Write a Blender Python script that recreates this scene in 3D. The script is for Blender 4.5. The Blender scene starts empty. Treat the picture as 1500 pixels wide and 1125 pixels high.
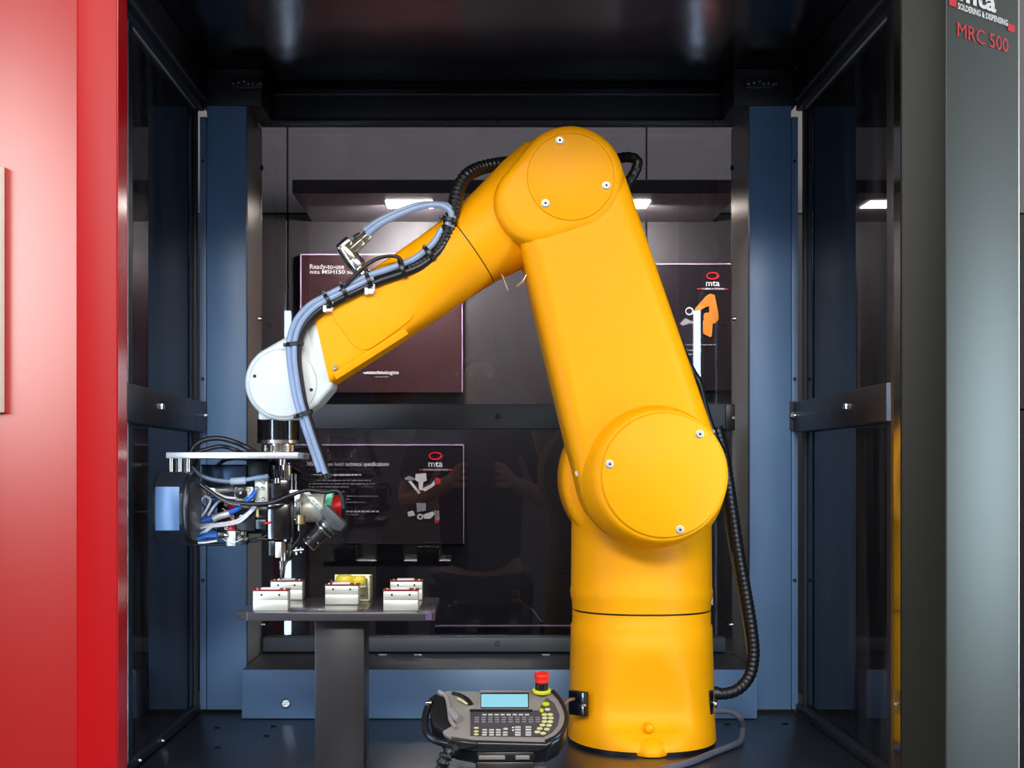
import bpy, bmesh, math, random
from mathutils import Vector, Matrix
random.seed(7)
SC = bpy.context.scene
COL = SC.collection
F, CX, CY, EYE = 2200.0, 700.0, 690.0, 1.25      # focal length in pixels, vanishing point, eye height

# ------------------------------------------------------------------ camera, world, exposure
cd = bpy.data.cameras.new('camera'); cam = bpy.data.objects.new('camera', cd); COL.objects.link(cam)
cam.location = (0, 0, EYE); cam.rotation_euler = (math.pi/2, 0, 0)
cd.sensor_width = 36; cd.lens = F/1500*36; cd.shift_x = (750-CX)/1500; cd.shift_y = (CY-562.5)/1500
cd.clip_start = 0.02
SC.camera = cam
SC.view_settings.view_transform = 'Standard'; SC.view_settings.look = 'None'
SC.view_settings.exposure = -0.16; SC.view_settings.gamma = 1; SC.view_settings.use_curve_mapping = False
w = bpy.data.worlds.new('world'); SC.world = w; w.use_nodes = True
w.node_tree.nodes['Background'].inputs[0].default_value = (0.8, 0.88, 1.0, 1)
w.node_tree.nodes['Background'].inputs[1].default_value = 0.12

LED_POWER = 36.0
def area(name, loc, aim, sx, sy, power, color):
    l = bpy.data.lights.new(name, 'AREA'); l.shape = 'RECTANGLE'; l.size = sx; l.size_y = sy; l.energy = power; l.color = color
    o = bpy.data.objects.new(name, l); COL.objects.link(o); o.location = loc
    o.rotation_euler = (Vector(aim)-Vector(loc)).to_track_quat('-Z', 'Y').to_euler(); return o
HALL_AND_FILL = [area('hall_lamp', (-1.6, -1.6, 3.35), (-1.0, 1.2, 1.2), 1.6, 0.5, 66, (1, .97, .93)),
        area('hall_lamp', (1.5, -1.8, 3.35), (0.6, 1.8, 1.0), 1.6, 0.5, 66, (1, .98, .95)),
        area('hall_lamp', (0.0, -3.6, 3.35), (0.1, 1.8, 1.0), 2.4, 0.5, 95, (1, .97, .95))]

HALL_AND_FILL.append(area('hall_lamp', (0.1, -5.0, 3.95), (0.1, 2.0, 1.5), 2.6, 0.5, 190, (1, .97, .95)))  # added fill lamp, lightens the top of the elbow
HALL_AND_FILL.append(area('hall_lamp', (0.1, 2.0, 3.3), (0.1, 2.70, 1.7), 1.4, 0.3, 9, (1, .97, .96)))  # added spot, brightens the canopy front and the wall behind the cell
# ------------------------------------------------------------------ helpers
def P(px, py, Z): return Vector(((px-CX)/F*Z, Z, EYE+(CY-py)/F*Z))
def X(px, Z): return (px-CX)/F*Z
def H(py, Z): return EYE+(CY-py)/F*Z
def S(n, Z=1.88): return n/F*Z                      # a length in pixels at a depth
def lin(c):
    r = []
    for v in c:
        v /= 255.0
        r.append(v/12.92 if v <= .04045 else ((v+.055)/1.055)**2.4)
    return r
MATS = {}
def mat(name, rgb, rough=.5, metal=0.0, noise=.06, scale=60, bump=0.0, spec=.5, coat=0.0, emit=0.0, brushed=False, rvar=.08, ior=1.5):
    if name in MATS: return MATS[name]
    m = bpy.data.materials.new(name); m.use_nodes = True; nt = m.node_tree; b = nt.nodes['Principled BSDF']
    c = lin(rgb)
    tc = nt.nodes.new('ShaderNodeTexCoord'); mp = nt.nodes.new('ShaderNodeMapping'); nz = nt.nodes.new('ShaderNodeTexNoise')
    nt.links.new(tc.outputs['Object'], mp.inputs[0]); nt.links.new(mp.outputs[0], nz.inputs['Vector'])
    nz.inputs['Scale'].default_value = scale; nz.inputs['Detail'].default_value = 3
    if brushed: mp.inputs['Scale'].default_value = brushed
    mx = nt.nodes.new('ShaderNodeMix'); mx.data_type = 'RGBA'
    mx.inputs[6].default_value = [v*(1-noise) for v in c]+[1]; mx.inputs[7].default_value = [min(1, v*(1+noise)) for v in c]+[1]
    nt.links.new(nz.outputs[0], mx.inputs[0]); nt.links.new(mx.outputs[2], b.inputs['Base Color'])
    mr = nt.nodes.new('ShaderNodeMapRange'); mr.inputs[3].default_value = max(.02, rough-rvar*rough*2); mr.inputs[4].default_value = min(1, rough+rvar*rough*2)
    nt.links.new(nz.outputs[0], mr.inputs[0]); nt.links.new(mr.outputs[0], b.inputs['Roughness'])
    b.inputs['Metallic'].default_value = metal; b.inputs['Specular IOR Level'].default_value = spec
    b.inputs['Coat Weight'].default_value = coat; b.inputs['Coat Roughness'].default_value = .08
    if bump:
        bp = nt.nodes.new('ShaderNodeBump'); bp.inputs['Strength'].default_value = bump; bp.inputs['Distance'].default_value = .001
        nt.links.new(nz.outputs[0], bp.inputs['Height']); nt.links.new(bp.outputs[0], b.inputs['Normal'])
    if emit:
        b.inputs['Emission Color'].default_value = c+[1]; b.inputs['Emission Strength'].default_value = emit
    MATS[name] = m; return m
def glass(name, tint, refl=1.0, ior=1.5, rough=0.0, dust=0.0, dustcol=(150, 150, 160)):
    m = bpy.data.materials.new(name); m.use_nodes = True; nt = m.node_tree; nt.nodes.clear()
    out = nt.nodes.new('ShaderNodeOutputMaterial'); tr = nt.nodes.new('ShaderNodeBsdfTransparent'); gl = nt.nodes.new('ShaderNodeBsdfGlossy')
    tr.inputs[0].default_value = lin(tint)+[1]; gl.inputs['Roughness'].default_value = rough; gl.inputs[0].default_value = (refl, refl, refl, 1)
    fr = nt.nodes.new('ShaderNodeFresnel'); fr.inputs[0].default_value = ior; mx = nt.nodes.new('ShaderNodeMixShader')
    nt.links.new(fr.outputs[0], mx.inputs[0]); nt.links.new(tr.outputs[0], mx.inputs[1]); nt.links.new(gl.outputs[0], mx.inputs[2])
    last = mx
    if dust:
        df = nt.nodes.new('ShaderNodeBsdfDiffuse'); df.inputs[0].default_value = lin(dustcol)+[1]
        tc = nt.nodes.new('ShaderNodeTexCoord'); mp = nt.nodes.new('ShaderNodeMapping'); mp.inputs['Scale'].default_value = (30, 30, 4)
        nz = nt.nodes.new('ShaderNodeTexNoise'); nz.inputs['Scale'].default_value = 1.0; nz.inputs['Detail'].default_value = 6
        nt.links.new(tc.outputs['Object'], mp.inputs[0]); nt.links.new(mp.outputs[0], nz.inputs['Vector'])
        mr = nt.nodes.new('ShaderNodeMapRange'); mr.inputs[1].default_value = .42; mr.inputs[2].default_value = .8; mr.inputs[3].default_value = dust*.35; mr.inputs[4].default_value = dust*2
        nt.links.new(nz.outputs[0], mr.inputs[0])
        m2 = nt.nodes.new('ShaderNodeMixShader'); nt.links.new(mr.outputs[0], m2.inputs[0]); nt.links.new(mx.outputs[0], m2.inputs[1]); nt.links.new(df.outputs[0], m2.inputs[2]); last = m2
    nt.links.new(last.outputs[0], out.inputs[0]); MATS[name] = m; return m
WM = {}
def world_of(o): return WM.get(o.name, Matrix.Identity(4))
def tag(o, label=None, cat=None, group=None, kind=None):
    if label: o['label'] = label
    if cat: o['category'] = cat
    if group: o['group'] = group
    if kind: o['kind'] = kind
    return o
def thing(name, label=None, cat=None, loc=(0, 0, 0), rot=None, group=None, kind=None):
    o = bpy.data.objects.new(name, None); COL.objects.link(o); o.empty_display_size = .02
    o.location = loc; m = Matrix.Translation(Vector(loc))
    if rot: o.rotation_euler = rot; m = m @ __import__('mathutils').Euler(rot).to_matrix().to_4x4()
    WM[o.name] = m
    return tag(o, label, cat, group, kind)
def link(name, me, m, parent=None, local=False):
    if m is not None: me.materials.append(m)
    o = bpy.data.objects.new(name, me); COL.objects.link(o)
    if parent is not None:
        o.parent = parent
        if not local: o.matrix_parent_inverse = world_of(parent).inverted()
        WM[o.name] = world_of(parent) if local else Matrix.Identity(4)
    return o
def obj(name, bm, m, parent=None, bevel=0.0, seg=2, local=False, ang=35, smooth=True):
    bmesh.ops.recalc_face_normals(bm, faces=bm.faces)
    if bevel:
        es = [e for e in bm.edges if len(e.link_faces) == 2 and e.calc_face_angle(0) > math.radians(28)]
        bmesh.ops.bevel(bm, geom=es, offset=bevel, segments=seg, profile=.5, affect='EDGES', clamp_overlap=True)
    for f in bm.faces: f.smooth = smooth
    for e in bm.edges:
        if len(e.link_faces) == 2 and e.calc_face_angle(0) > math.radians(ang): e.smooth = False
    me = bpy.data.meshes.new(name); bm.to_mesh(me); bm.free()
    return link(name, me, m, parent, local)
def B(): return bmesh.new()
def box(bm, x0, x1, y0, y1, z0, z1, mt=None):
    vs = [bm.verts.new((x, y, z)) for x in (x0, x1) for y in (y0, y1) for z in (z0, z1)]
    if mt: 
        for v in vs: v.co = mt @ v.co
    for f in ((0, 1, 3, 2), (4, 6, 7, 5), (0, 4, 5, 1), (2, 3, 7, 6), (0, 2, 6, 4), (1, 5, 7, 3)): bm.faces.new([vs[i] for i in f])
    return bm
def pbox(bm, px0, px1, py0, py1, Z, d):             # a box whose front face spans those pixels at depth Z
    return box(bm, X(px0, Z), X(px1, Z), Z, Z+d, H(py1, Z), H(py0, Z))
def prism(bm, pts, vec):
    a = [bm.verts.new(p) for p in pts]; b = [bm.verts.new(Vector(p)+Vector(vec)) for p in pts]; n = len(a)
    bm.faces.new(a); bm.faces.new(b[::-1])
    for i in range(n): bm.faces.new((a[i], b[i], b[(i+1) % n], a[(i+1) % n]))
    return bm
def pprism(bm, pp, Z, d): return prism(bm, [P(x, y, Z) for x, y in pp], (0, d, 0))
def loft(bm, rings, cap=True):
    rr = [[bm.verts.new(p) for p in r] for r in rings]; n = len(rr[0])
    for a, b in zip(rr, rr[1:]):
        for i in range(n): bm.faces.new((a[i], a[(i+1) % n], b[(i+1) % n], b[i]))
    if cap: bm.faces.new(rr[0][::-1]); bm.faces.new(rr[-1])
    return bm
def frame(d):
    d = Vector(d).normalized(); u = d.orthogonal().normalized() if abs(d.z) > .99 else Vector((0, 0, 1)).cross(d).normalized()
    return u, d.cross(u).normalized(), d
def ring(c, u, v, r, n=24, r2=None): return [Vector(c)+u*(r*math.cos(2*math.pi*i/n))+v*((r2 or r)*math.sin(2*math.pi*i/n)) for i in range(n)]
def lathe(bm, a, b, prof, n=24):                    # prof: (t along a-b, radius)
    a, b = Vector(a), Vector(b); u, v, d = frame(b-a)
    return loft(bm, [ring(a+(b-a)*t, u, v, max(r, 1e-5), n) for t, r in prof])
def cyl(bm, a, b, r, n=24, r2=None): return lathe(bm, a, b, [(0, r), (1, r if r2 is None else r2)], n)
def spline(pts, k=8):
    pts = [Vector(p) for p in pts]; q = [pts[0]*2-pts[1]]+pts+[pts[-1]*2-pts[-2]]; out = []
    for i in range(1, len(q)-2):
        for j in range(k):
            t = j/k; a, b, c, d = q[i-1:i+3]
            out.append(.5*((2*b)+(c-a)*t+(2*a-5*b+4*c-d)*t*t+(3*b-a-3*c+d)*t**3))
    out.append(pts[-1]); return out
def tube(bm, pts, r, n=10, k=8, ribs=0, amp=.16, flat=1.0):
    ps = spline(pts, k)
    if ribs:
        L = [0]
        for a, b in zip(ps, ps[1:]): L.append(L[-1]+(b-a).length)
        m = ribs*4; res = []; j = 0
        for i in range(m+1):
            s = L[-1]*i/m
            while j < len(L)-2 and L[j+1] < s: j += 1
            t = (s-L[j])/max(1e-9, L[j+1]-L[j]); res.append(ps[j].lerp(ps[j+1], min(1, t)))
        ps = res
    u = None; rings = []
    for i, p in enumerate(ps):
        d = (ps[min(i+1, len(ps)-1)]-ps[max(i-1, 0)]).normalized()
        u = frame(d)[0] if u is None else (u-d*u.dot(d)).normalized()
        v = d.cross(u); rr = r*(1+amp*(1 if i % 4 in (0, 1) else -1)) if ribs else r
        rings.append(ring(p, u, v, rr, n, rr*flat))
    return loft(bm, rings)
def hull(pts):
    pts = sorted(set(pts)); 
    def half(ps):
        h = []
        for p in ps:
            while len(h) > 1 and (h[-1][0]-h[-2][0])*(p[1]-h[-2][1])-(h[-1][1]-h[-2][1])*(p[0]-h[-2][0]) <= 0: h.pop()
            h.append(p)
        return h[:-1]
    return half(pts)+half(pts[::-1])
def circ(cx, cy, r, n=64, a0=0, a1=360): return [(cx+r*math.cos(math.radians(a0+(a1-a0)*i/n)), cy+r*math.sin(math.radians(a0+(a1-a0)*i/n))) for i in range(n)]
def rrect(x0, y0, x1, y1, r, n=5):
    o = []
    for cx, cy, a in ((x1-r, y0+r, -90), (x1-r, y1-r, 0), (x0+r, y1-r, 90), (x0+r, y0+r, 180)):
        for i in range(n+1):
            t = math.radians(a+90*i/n); o.append((cx+r*math.cos(t), cy+r*math.sin(t)))
    return o
def ray(px, py, p0, n):
    d = Vector(((px-CX)/F, 1, (CY-py)/F)); o = Vector((0, 0, EYE)); n = Vector(n)
    return o+d*((Vector(p0)-o).dot(n)/d.dot(n))
def text_mesh(s, bold=0.0):
    c = bpy.data.curves.new('lettering', 'FONT'); c.body = s; c.offset = bold; c.resolution_u = 2
    t = bpy.data.objects.new('tmp', c); COL.objects.link(t)
    dg = bpy.context.evaluated_depsgraph_get(); dg.update(); me = bpy.data.meshes.new_from_object(t.evaluated_get(dg))
    bpy.data.objects.remove(t); return me
def lettering(s, m, parent, org, ux, uz, w, h, bold=.012, name='lettering', lift=.0006, label=None):
    me = text_mesh(s, bold); xs = [v.co.x for v in me.vertices]; ys = [v.co.y for v in me.vertices]
    x0, x1, y0, y1 = min(xs), max(xs), min(ys), max(ys); ux, uz = Vector(ux), Vector(uz); n = ux.cross(uz)
    for v in me.vertices:
        v.co = Vector(org)+ux*((v.co.x-x0)/(x1-x0)*w)+uz*((v.co.y-y0)/(y1-y0)*h)+n*lift
    me.materials.clear(); o = link(name, me, m, parent)
    if label: o['label'] = label
    return o
def ptext(s, m, parent, px0, px1, py0, py1, Z, bold=.012, name='lettering', label=None):
    return lettering(s, m, parent, P(px0, py1, Z), (1, 0, 0), (0, 0, 1), X(px1, Z)-X(px0, Z), H(py0, Z)-H(py1, Z), bold, name, .0006, label)
def screw(parent, c, d, r, m, name='screw', h=.003):
    d = Vector(d).normalized(); bm = lathe(B(), c, Vector(c)+d*h, [(0, r), (.7, r), (1, r*.8), (1, r*.45), (.5, r*.4)], 12)
    return obj(name, bm, m, parent)

# ------------------------------------------------------------------ materials
YEL = mat('yellow_paint', (252, 168, 0), .5, noise=.015, scale=400, bump=.05, spec=.2)
WHT = mat('wrist_paint', (214, 220, 216), .4, noise=.02)
BLUEP = mat('post_paint', (98, 130, 166), .42, noise=.10, scale=14, bump=.05)
BLK = mat('black_paint', (21, 22, 26), .42, noise=.15, scale=40)
CEILM = mat('ceiling_paint', (6, 6, 9), .15, noise=.03, scale=600, spec=.65)
FLOORM = mat('floor_paint', (32, 34, 39), .3, noise=.12, scale=500, bump=.15)
BENCHM = mat('ledge_paint', (52, 56, 62), .42, noise=.12, scale=300, bump=.1)
BRUSH = mat('brushed_steel', (150, 145, 140), .34, 1.0, noise=.12, scale=1, brushed=(900, 900, 6))
BRUSHP = mat('brushed_post_side', (205, 200, 192), .42, 1.0, noise=.08, scale=1, brushed=(900, 900, 6))
b_ = BRUSHP.node_tree.nodes['Principled BSDF']; b_.inputs['Anisotropic'].default_value = .9
q_ = BRUSHP.node_tree.nodes.new('ShaderNodeCombineXYZ'); q_.inputs[1].default_value = 1; BRUSHP.node_tree.links.new(q_.outputs[0], b_.inputs['Tangent'])
STEEL = mat('steel', (215, 215, 212), .25, 1.0, noise=.06)
CHROME = mat('bright_metal', (235, 235, 230), .15, 1.0, noise=.04)
ALU = mat('milled_aluminium', (212, 213, 200), .42, .55, noise=.05, scale=1, brushed=(4, 4, 900))
ALUP = mat('aluminium_plate', (222, 224, 222), .36, .7, noise=.05, scale=300)
RED = mat('red_paint', (182, 10, 18), .42, noise=.03, scale=500, bump=.05, spec=.25)
REDA2 = mat('red_lacquer', (172, 12, 18), .34, noise=.02, scale=500, spec=1.0)
REDG = mat('red_gloss_edge', (190, 14, 22), .2, noise=.02, spec=.8)
GREYD = mat('grey_door_paint', (54, 60, 59), .42, noise=.04, scale=500, bump=.05, spec=1.0)
GLOSSB = mat('black_gloss_edge', (20, 20, 20), .08, noise=.02, spec=1.0, coat=1)
RUB = mat('black_rubber', (18, 18, 20), .4, noise=.1)
CONDUIT = mat('black_conduit', (17, 17, 20), .42, noise=.1)
GREYT = mat('grey_tubing', (142, 160, 186), .3, noise=.05)
GREYC = mat('grey_cable', (92, 94, 104), .4, noise=.05)
BLUET = mat('blue_tubing', (30, 96, 190), .3, noise=.05)
WHITT = mat('white_tubing', (225, 228, 232), .35, noise=.03)
DARKT = mat('graphite_laminate', (42, 40, 42), .35, noise=.12, scale=60, brushed=(1, 1, 8))
TOPM = mat('table_top_laminate', (60, 57, 60), .2, noise=.08, scale=500)
REDA = mat('red_anodised', (205, 28, 34), .3, .3, noise=.03)
BLKP = mat('black_plastic', (22, 23, 26), .35, noise=.1)
BLUEB = mat('steel_blue_cover', (98, 126, 158), .35, .5, noise=.04)
PEND = mat('pendant_grey', (138, 132, 126), .34, noise=.04, scale=300)
PENDB = mat('pendant_black', (26, 28, 32), .3, noise=.06)
KEYW = mat('key_grey', (188, 188, 178), .5); KEYY = mat('key_cream', (206, 204, 140), .45); KEYG = mat('key_lime', (190, 205, 20), .45)
ESTOP = mat('stop_red', (240, 40, 24), .35, noise=.03); YRING = mat('stop_ring_yellow', (215, 215, 40), .4)
LCD = mat('lcd_screen', (128, 186, 200), .3, noise=.01, emit=.3)
WALLT = mat('booth_wall_upper_panel', (112, 109, 112), .5, noise=.06, scale=25)
WALLM = mat('booth_wall_panel', (42, 39, 42), .5, noise=.06, scale=25)  # middle row darkened, shade below the canopy put into the colour
WALLB = mat('booth_base_panel', (30, 29, 34), .4, noise=.06, scale=25)  # lowest row of the wall, in the darkest tone
SEAM = mat('panel_seam', (14, 14, 16), .6)
CANM = mat('canopy_laminate', (98, 92, 96), .4, noise=.06, scale=30)
POSTM = mat('poster_maroon_print', (50, 26, 30), .35, noise=.2, scale=6)
POSTD = mat('poster_dark_print', (30, 24, 30), .3, noise=.15, scale=6)
INK = mat('white_ink', (226, 224, 226), .5, noise=.01); INKG = mat('grey_ink', (150, 148, 152), .5); INKR = mat('red_ink', (205, 24, 44), .5); INKO = mat('orange_ink', (226, 138, 44), .5); INKM = mat('maroon_ink', (84, 30, 36), .5)
PCB = mat('circuit_board_red', (120, 30, 40), .4); GOLD = mat('gold_contact', (210, 190, 130), .3, .9)
COILY = mat('coil_yellow', (226, 205, 60), .4); COILG = mat('coil_green', (110, 150, 60), .4)
LED = mat('led_diffuser', (200, 224, 255), .5, noise=.0, emit=LED_POWER)
CAN_LIGHT = mat('canopy_lamp_diffuser', (255, 244, 228), .5, noise=0, emit=55)
BACKG = glass('clear_polycarbonate', (205, 205, 210), .9, 1.5)
SIDEG = glass('smoked_polycarbonate', (110, 110, 120), .5, 1.5, dust=.06)
ACR = glass('acrylic_sheet', (225, 215, 230), .9, 1.45)
ACRE = mat('acrylic_edge', (200, 180, 205), .3, noise=.02)

# ------------------------------------------------------------------ hall around the machine
FLZ = H(690, 1)-.3537      # height of the machine floor plate
hallf = mat('hall_carpet', (70, 68, 72), .8, noise=.2, scale=80); hallw = mat('hall_wall', (176, 168, 160), .7, noise=.04); hallc = mat('hall_ceiling', (120, 120, 124), .8)
tag(obj('floor', box(B(), -5, 5.5, -6, 5.2, -.05, 0), hallf), 'dark carpet of the hall', kind='structure')
tag(obj('wall_front', box(B(), -5, 5.5, -6.1, -6, 0, 4.2), hallw), 'pale hall wall behind the viewer', kind='structure')
tag(obj('wall_hall_left', box(B(), -5.1, -5, -6, 5.2, 0, 4.2), mat('hall_side_wall', (84, 62, 62), .7)), 'pale hall wall at the red side', kind='structure')  # unseen wall, coloured dark to keep the red door's lower sheen weak
tag(obj('wall_hall_right', box(B(), 5.5, 5.6, -6, 5.2, 0, 4.2), hallw), 'pale hall wall at the grey side', kind='structure')
tag(obj('ceiling_hall', box(B(), -5, 5.5, -6, 5.2, 4.2, 4.25), hallc), 'hall ceiling', kind='structure')
for nm, x, y0, y1, z0, z1, c, e, lb in (('window_4', -4.98, -.4, 4.4, 1.66, 3.3, (255, 250, 244), 9.0, 'bright daylight window of the hall beside the red door'), ('window_5', 5.48, .2, 4.0, .7, 2.3, (190, 215, 225), 9.0, 'daylight window of the hall beside the grey door')):  # added glowing panels, there to be mirrored in the angled door faces
    wn = thing(nm, lb, loc=(x, (y0+y1)/2, z0), kind='structure'); sg = 1 if x < 0 else -1
    obj('pane', box(B(), x-.005, x+.005, y0, y1, z0, z1), mat('daylight_'+nm, c, .5, noise=0, emit=e), wn)
    for a_ in (y0-.05, y1): obj('window_frame', box(B(), x-.02, x+.03*sg+.02, a_, a_+.05, z0-.05, z1+.05), hallc, wn)
    for a_ in (z0-.05, z1): obj('window_frame', box(B(), x-.02, x+.03*sg+.02, y0, y1, a_, a_+.05), hallc, wn)
far = mat('hall_far_wall', (196, 176, 164), .7, noise=.04)
tag(obj('wall_far_right', box(B(), 1.1, 5.5, 4.0, 4.06, 0, 4.2), far), 'brownish booth wall beyond the grey door', kind='structure')
# the wall right behind the cell, in single panels with recessed joints
WZ = 2.76
wb = thing('wall_back', 'dark grey panelled booth wall seen through the rear glass', loc=(0, WZ, 0), kind='structure')
obj('joint_backing', box(B(), -.95, 1.1, WZ+.012, WZ+.05, 0, 2.6), SEAM, wb)
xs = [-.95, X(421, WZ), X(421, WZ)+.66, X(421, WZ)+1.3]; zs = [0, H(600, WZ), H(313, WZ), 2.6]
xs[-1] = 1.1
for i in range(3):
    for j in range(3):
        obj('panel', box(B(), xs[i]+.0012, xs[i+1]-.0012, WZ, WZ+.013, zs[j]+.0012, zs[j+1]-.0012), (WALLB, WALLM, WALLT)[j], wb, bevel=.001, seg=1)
sidew = mat('side_booth_panel', (40, 42, 47), .6, noise=.25, scale=18, bump=.2)
for nm, x0, x1, lb in (('wall_left', -.62, -.60, 'dark slate booth panels beyond the left glass'), ('wall_right', .70, .72, 'dark booth panels beyond the right glass')):
    ws = thing(nm, lb, loc=(x0, 2.2, 0), kind='structure')
    ya = 1.62 if x0 < 0 else 2.06
    obj('joint_backing', box(B(), x0+(0 if x0 < 0 else .01), x1-(.01 if x0 < 0 else 0), ya, 3.2, 0, 2.6), SEAM, ws)
    ys = [ya, ya+.40, 2.47 if x0 < 0 else 2.75, 2.9, 3.2]
    for i in range(4):
        for a, b in ((0, .6), (.6, H(313, WZ)-.02), (H(313, WZ)-.02, 2.6)):
            obj('panel', box(B(), x0+.002, x1-.002, ys[i]+.0015, ys[i+1]-.0015, a+.0015, b-.0015) if False else box(B(), (x0+.009 if x0 < 0 else x0), (x1 if x0 < 0 else x1-.009), ys[i]+.0015, ys[i+1]-.0015, a+.0015, b-.0015), sidew, ws)

# ------------------------------------------------------------------ canopy with lamps behind the glass
ZC0 = 2.46
cn = thing('light_canopy', 'dark shelf-like canopy with two lamps on the wall behind the glass', 'canopy', loc=P(750, 283, ZC0))
bm = B(); y0, y1 = ZC0, WZ
prof = [(y0, H(263, y0)), (y0, H(283, y0)), (y1, H(325, WZ)), (y1, H(263, y0))]
prism(bm, [(X(428, y0), y, z) for y, z in prof], (X(1085, y0)-X(428, y0), 0, 0))
obj('hood', bm, CANM, cn, bevel=.001, seg=1)
sl = (H(325, WZ)-H(283, y0))/(y1-y0)
for a, b, in ((566, 634), (911, 950)):
    yy0, yy1 = 2.53, 2.60
    bm = B(); zz = lambda y: H(283, y0)+sl*(y-y0)
    pts = [(X(a, 2.56), yy0, zz(yy0)-.002), (X(b, 2.56), yy0, zz(yy0)-.002), (X(b, 2.56), yy1, zz(yy1)-.002), (X(a, 2.56), yy1, zz(yy1)-.002)]
    prism(bm, pts, (0, 0, .004)); obj('lamp_diffuser', bm, CAN_LIGHT, cn)
    l = area('canopy_lamp', ((pts[0][0]+pts[1][0])/2, 2.565, zz(2.56)-.006), ((pts[0][0]+pts[1][0])/2, 2.76, 1.50), X(b, 2.56)-X(a, 2.56), .06, 15 if a < 800 else 9, (1, .93, .84))

# ------------------------------------------------------------------ posters
def poster(name, px0, px1, py0, py1, m, label):
    t = thing(name, label, 'poster', loc=P((px0+px1)/2, (py0+py1)/2, WZ)); Z = WZ-.014
    obj('board', pbox(B(), px0, px1, py0, py1, Z, .012), m, t, bevel=.0006, seg=1)
    bm = pbox(B(), px0, px1, py0-1.2, py0+.4, Z-.001, .013); pbox(bm, px0-1.2, px0+.4, py0, py1, Z-.001, .013)
    if px1 < 1090: pbox(bm, px1-.4, px1+.6, py0, py1, Z-.001, .013)
    obj('edge_strip', bm, ACRE, t); return t, Z-.0015
def flat(name, pp, m, parent, Z, label=None):
    me = bpy.data.meshes.new(name); me.from_pydata([P(x, y, Z) for x, y in pp], [], [tuple(range(len(pp)))[::-1]]); o = link(name, me, m, parent)
    if label: o['label'] = label
    return o
def ringflat(name, cx, cy, rx, ry, k, m, parent, Z):
    n = 40; vs = []; fs = []
    for i in range(n):
        a = 2*math.pi*i/n; vs.append(P(cx+rx*math.cos(a), cy+ry*math.sin(a), Z)); vs.append(P(cx-rx*.08+rx*k*math.cos(a), cy-ry*.05+ry*(k-.1)*math.sin(a), Z))
    for i in range(n): j = (i+1) % n; fs.append((2*i, 2*j, 2*j+1, 2*i+1))
    me = bpy.data.meshes.new(name); me.from_pydata(vs, [], fs); return link(name, me, m, parent)
def words(name, px0, px1, py, h, m, parent, Z):     # lines of print too small to read
    vs, fs = [], []; x = px0
    while x < px1-1:
        wd = random.uniform(3, 9); e = min(px1, x+wd); k = len(vs)
        vs += [P(x, py, Z), P(e, py, Z), P(e, py+h, Z), P(x, py+h, Z)]; fs.append((k+3, k+2, k+1, k)); x = e+random.uniform(.8, 1.6)
    me = bpy.data.meshes.new(name); me.from_pydata(vs, [], fs); o = link(name, me, m, parent); o['kind'] = 'stuff'; return o
def mlogo(cx, cy, k, parent, Z):
    ringflat('logo_ring', cx, cy, 10*k, 6*k, .74, INKR, parent, Z)
    ptext('mta', INK, parent, cx-10.5*k, cx+10.5*k, cy+8*k, cy+16*k, Z, .012)
    flat('logo_bar', [(cx-24*k, cy+19*k), (cx-19*k, cy+19*k), (cx-19*k, cy+21*k), (cx-24*k, cy+21*k)], INKR, parent, Z)
    flat('logo_bar', [(cx+19*k, cy+19*k), (cx+24*k, cy+19*k), (cx+24*k, cy+21*k), (cx+19*k, cy+21*k)], INKR, parent, Z)
    ptext('SOLDERING & DISPENSING', INK, parent, cx-18.5*k, cx+18.5*k, cy+18.6*k, cy+21.4*k, Z, .02)
t, Z = poster('wall_poster', 441, 677, 373, 575, POSTM, 'maroon poster headed Ready-to-use behind the forearm')
ptext('Ready-to-use', INK, t, 454, 504, 387, 396, Z, .004); ptext('mta MSH150 soldering cell', INK, t, 454, 560, 395.5, 403, Z, .004)
ptext('unitechnologies', INK, t, 533, 584, 542.5, 550, Z, .01); words('fine_print', 549, 570, 551.5, 1, INKG, t, Z)
t, Z = poster('wall_poster', 405, 679, 652, 797, POSTD, 'dark specification poster with machine pictures below the middle rail')
ptext('MSH150 iron head technical specifications', INK, t, 450, 570, 676.5, 684.5, Z, .012)
flat('red_rule', [(450, 687), (548, 687), (548, 688), (450, 688)], INKM, t, Z)
words('fine_print', 455, 529, 694.5, 2.4, INK, t, Z)
for y, e in ((703, 543), (708, 549), (712.5, 511), (717, 480), (726, 554), (730.5, 515), (735, 535), (753, 526), (761, 510)): words('fine_print', 452, e, y, 1.5, INKG, t, Z)
words('fine_print', 452, 555, 748, 2.4, INK, t, Z)
mlogo(638, 668, 1.0, t, Z)
def outline(x0, y0, x1, y1, parent, Z, m):
    for a, b, c, d in ((x0, y0, x1, y0+.8), (x0, y1-.8, x1, y1), (x0, y0, x0+.8, y1), (x1-.8, y0, x1, y1)): flat('picture_border', [(a, b), (c, b), (c, d), (a, d)], m, parent, Z)
outline(592, 694, 646, 729, t, Z, INKM); outline(587, 736, 640, 768, t, Z, INKM)
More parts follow.
